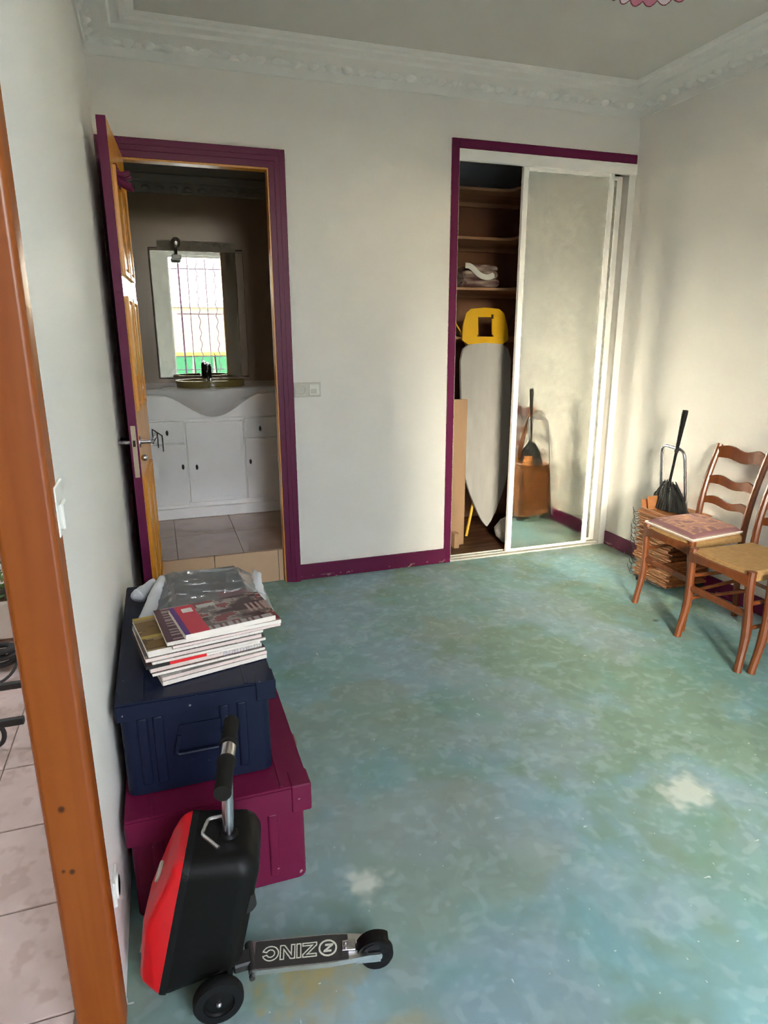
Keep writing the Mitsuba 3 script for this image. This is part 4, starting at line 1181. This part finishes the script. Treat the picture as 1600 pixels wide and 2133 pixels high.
NF = 27
for i in range(NF):
    f = thing('hanging_file', f'orange kraft hanging file, {ordinal(i + 1)} from the bottom of the stack on the trolley', 'file', 'orange hanging files stacked on the trolley')
    th = .0142
    dx, dy, rz = rng.uniform(-.012, .012), rng.uniform(-.012, .012), rng.uniform(-.03, .03)
    ty, tx_ = rng.uniform(-.006, .006), rng.uniform(-.008, .008)
    w, dp = .262, .262
    n_ = 7
    V, F = [], []
    # folded kraft sheet: two leaves meeting in a fold, slightly open
    sheets = []
    for zz0, op in ((.0012, 0.0), (.0085, rng.uniform(0, .004))):
        for k_ in range(n_):
            for l_ in range(4):
                u, v = k_ / (n_ - 1), l_ / 3
                V.append((-w / 2 + w * u, -dp / 2 + dp * v, zz0 + op * u + .0015 * math.sin(5 * u + i * 1.7 + zz0 * 300) * u))
    for s_ in range(2):
        o = s_ * n_ * 4
        for k_ in range(n_ - 1):
            for l_ in range(3):
                a = o + k_ * 4 + l_
                F += [(a, a + 4, a + 5), (a, a + 5, a + 1)]
    for l_ in range(3):
        a, b = l_, n_ * 4 + l_
        F += [(a, a + 1, b + 1), (a, b + 1, b)]
    m = trimesh.Trimesh(V, F, process=False)
    m = trimesh.Trimesh(np.vstack([m.vertices, np.array(m.vertices) + [0, 0, .0032]]), np.vstack([m.faces[:, ::-1], np.array(m.faces) + len(m.vertices)]), process=False)
    at = (2.797 + dx, -.762 + dy, fz)
    obj('sheet', moved(m, rz, at, rx=ty, ry=tx_), 'kraft_orange', f, smooth=False)
    if True:
        hk = tube(np.vstack([[(-w / 2 + .006, -dp / 2 - .006, .007), (-w / 2 + .006, dp / 2 - .01, .007)],
                             [(-w / 2 + .006 + .004 * math.sin(a) * 0 - .010 * (1 - math.cos(a)) * .8, dp / 2 + .002 + .034 * (a / 4.4), .007 - .012 * math.sin(a)) for a in np.linspace(0, 4.4, 12)]]), .0017, 6)
        obj('hook_rod', moved(hk, rz, at, rx=ty, ry=tx_), 'iron', f)
    fz += th
# the opened top file with a raised flap
f = thing('hanging_file', 'open orange kraft file with its flaps bent up on top of the stack', 'file', 'orange hanging files stacked on the trolley')
fl = []
for x0, y_a, zz, hgt, tl in ((-.12, .142, 0, .055, .35), (-.10, .120, 0, .075, .25), (-.06, .110, 0, .03, .9)):
    fl.append(moved(bx(0, .09, -.0012, .0012, 0, hgt), 0, (2.797 + x0, -.762 + y_a - .02, fz), rx=-tl))
obj('flap', cat(fl), 'kraft_orange', f, smooth=False)
obj('sheet', moved(bx(-.13, .13, -.13, .13, 0, .002), .02, (2.797, -.762, fz)), 'kraft_orange', f, smooth=False)
obj('edge_strip', tube([(2.67, -.635, fz + .012), (2.68, -.86, fz + .006)], .004, 8), 'shelf_wood', f)
fz += .004

bm = thing('broom', 'black broom with a flared bristle head on top of the file stack', 'broom')
bt, bh, bb_ = np.array([2.792, -.752, .975]), np.array([2.785, -.705, .60]), np.array([2.783, -.690, .470])
n_ = 20; t_ = np.linspace(0, 1, n_)
obj('handle', tube([bt + (bb_ - bt) * t for t in t_], np.interp(t_, [0, .05, .1, .35, .5, 1], [.0145, .0150, .0140, .0095, .0070, .0070]), 14), 'black_plastic', bm)
obj('collar', tube([bt + (bb_ - bt) * .405, bt + (bb_ - bt) * .445], .011, 14), 'black_matte', bm)
V, F = [], []
bl = []
for i in range(150):
    a = rng.uniform(0, 2 * np.pi); rr = math.sqrt(rng.uniform(0, 1))
    x1, y1 = 2.795 + .050 * rr * math.cos(a), -.708 + .130 * rr * math.sin(a)
    top = np.array([2.786 + .014 * rr * math.cos(a), -.703 + .062 * rr * math.sin(a), .53 + rng.uniform(-.03, .065)])
    bot = np.array([x1, y1, fz + .002 + rng.uniform(0, .004)])
    mid_ = (top + bot) / 2 + np.array([0, .016 * math.sin(a) * rr, .012])
    bl.append(tube([top, mid_, bot], [.0025, .009, .010], 5))
obj('bristles', cat(bl), 'black_bristle', bm, smooth=False, label='black flared bristles')
labels[f'{bm}__bristles']['kind'] = 'stuff'
obj('head', tm(m3.Manifold.batch_hull([m3.Manifold.sphere(.02, 12).translate((2.786, -.703 + s * .02, .545)) for s in (-1, 1)] + [m3.Manifold.sphere(.022, 12).translate((2.793, -.705 + s * .105, fz + .028)) for s in (-1, 1)])), 'black_bristle', bm)

# ------------------------------------------------------------------ hall seen past the post
struct('floor_hall', bx(-2.60, 0.0, FY - .2, .40, -0.05, -.004), 'grout', 'tiled floor of the next room past the orange post', smooth=False)
x_ = -0.100; gx = [-.100]
xj = -.410
cols = [(-.100, xj)] + [(xj - .313 * i, xj - .313 * (i + 1)) for i in range(7)]
for (xb, xa) in cols:
    for j in range(15):
        ya = -4.513 + .3133 * j
        obj('tile', bx(xa + .002, xb - .002, ya + .002, ya + .3113, -.010, 0, .0015), 'hall_tile', 'floor_hall', smooth=False)
struct('wall_hall_back', bx(-2.7, -.09, .30, .40, 0, H), 'wall_paint', 'far wall of the next room', smooth=False)
hwp = sbox(FY - .2, 0, .40, H).difference(sbox(-1.3, .9, -0.3, 2.1))
struct('wall_hall_left', extr(hwp, .1, 'yz', -2.7), 'wall_paint', 'outer wall of the next room', smooth=False)
struct('wall_hall_front', bx(-2.7, -.09, FY - .2, FY, 0, H), 'wall_paint', 'front wall of the next room', smooth=False)
struct('ceiling_hall', bx(-2.7, -.09, FY - .2, .40, H, H + .1), 'ceiling_paint', 'ceiling of the next room', smooth=False)
k = thing('window_2', 'wide glazed opening of the next room', None); labels[k]['kind'] = 'structure'
fr = sbox(-1.3, .9, -.3, 2.1).difference(sbox(-1.24, .96, -.83, 2.04)).difference(sbox(-.77, .96, -.36, 2.04))
obj('frame', extr(fr, .05, 'yz', -2.68), 'white_lacquer', k, smooth=False)

# plant with its planter, cable coil and stand at the left edge
pp = thing('planter', 'pale planter with a bushy green plant at the left edge of the photo', 'plant')
obj('pot', bx(-.86, -.50, -.36, -.10, .02, .20, .01), 'pale_stone', pp)
obj('soil', bx(-.84, -.52, -.34, -.12, .195, .203), 'dark_wood', pp, smooth=False)
lf = {0: [], 1: []}
for i in range(420):
    c0 = np.array([-.68 + rng.normal(0, .11), -.23 + rng.normal(0, .085), .21 + abs(rng.normal(0, .16))])
    a, b, s = rng.uniform(0, 2 * np.pi), rng.uniform(-.6, .9), rng.uniform(.016, .03)
    dr_ = np.array([math.cos(a) * math.cos(b), math.sin(a) * math.cos(b), math.sin(b)]); sd = np.cross(dr_, [0, 0, 1]); sd /= np.linalg.norm(sd); up = np.cross(sd, dr_)
    P = [c0, c0 + dr_ * s * .8 + sd * s * .55 + up * s * .15, c0 + dr_ * s * 2 , c0 + dr_ * s * .8 - sd * s * .55 + up * s * .15, c0 + dr_ * s * .9 - up * s * .1]
    lf[int(rng.uniform() < .28)].append(trimesh.Trimesh(P, [(0, 1, 4), (1, 2, 4), (2, 3, 4), (3, 0, 4)], process=False))
k1 = obj('foliage', cat(lf[0]), 'leaf_green', pp, smooth=False); labels.setdefault(k1, {}).update(kind='stuff', label='dark green leaves')
k2 = obj('pale_foliage', cat(lf[1]), 'leaf_pale', pp, smooth=False); labels.setdefault(k2, {}).update(kind='stuff', label='yellowish green leaves')
cc2 = thing('cable_coil', 'black coiled cable on the tiled floor at the left edge', 'cable')
sp_ = [(-.55 + .055 * math.cos(a), -.60 + .055 * math.sin(a), .012 + .0045 * a) for a in np.linspace(0, 6 * np.pi, 70)]
obj('coil', tube(sp_, .012, 8), 'iron', cc2)
obj('tail', tube(smooth_path([(-.50, -.60, .05), (-.49, -.68, .03), (-.52, -.75, .012), (-.60, -.78, .012)], 16), .006, 8), 'iron', cc2)
fs = thing('iron_stand', 'low wrought iron stand with a scroll foot on the tiles at the left edge', 'stand')
obj('rail', bx(-1.00, -.355, -1.27, -1.245, .088, .112, .003), 'iron', fs)
for x0 in (-.43, -.95):
    obj('scroll_foot', tube(smooth_path([(x0, -1.257, .09), (x0 + .008, -1.257, .055), (x0 - .002, -1.257, .028), (x0 - .03, -1.257, .012), (x0 - .06, -1.257, .010)], 14), .008, 8), 'iron', fs)
obj('rail', bx(-1.00, -.355, -1.00, -.975, .088, .112, .003), 'iron', fs)
obj('cross_piece', bx(-.97, -.93, -1.26, -.98, .09, .11, .003), 'iron', fs)

for kk, d_ in list(labels.items()):
    if d_.get('category') is None: d_.pop('category', None)
    if d_.get('group') is None: d_.pop('group', None)
for nm in list(scene):
    if nm in ('floor_bathroom',) : pass
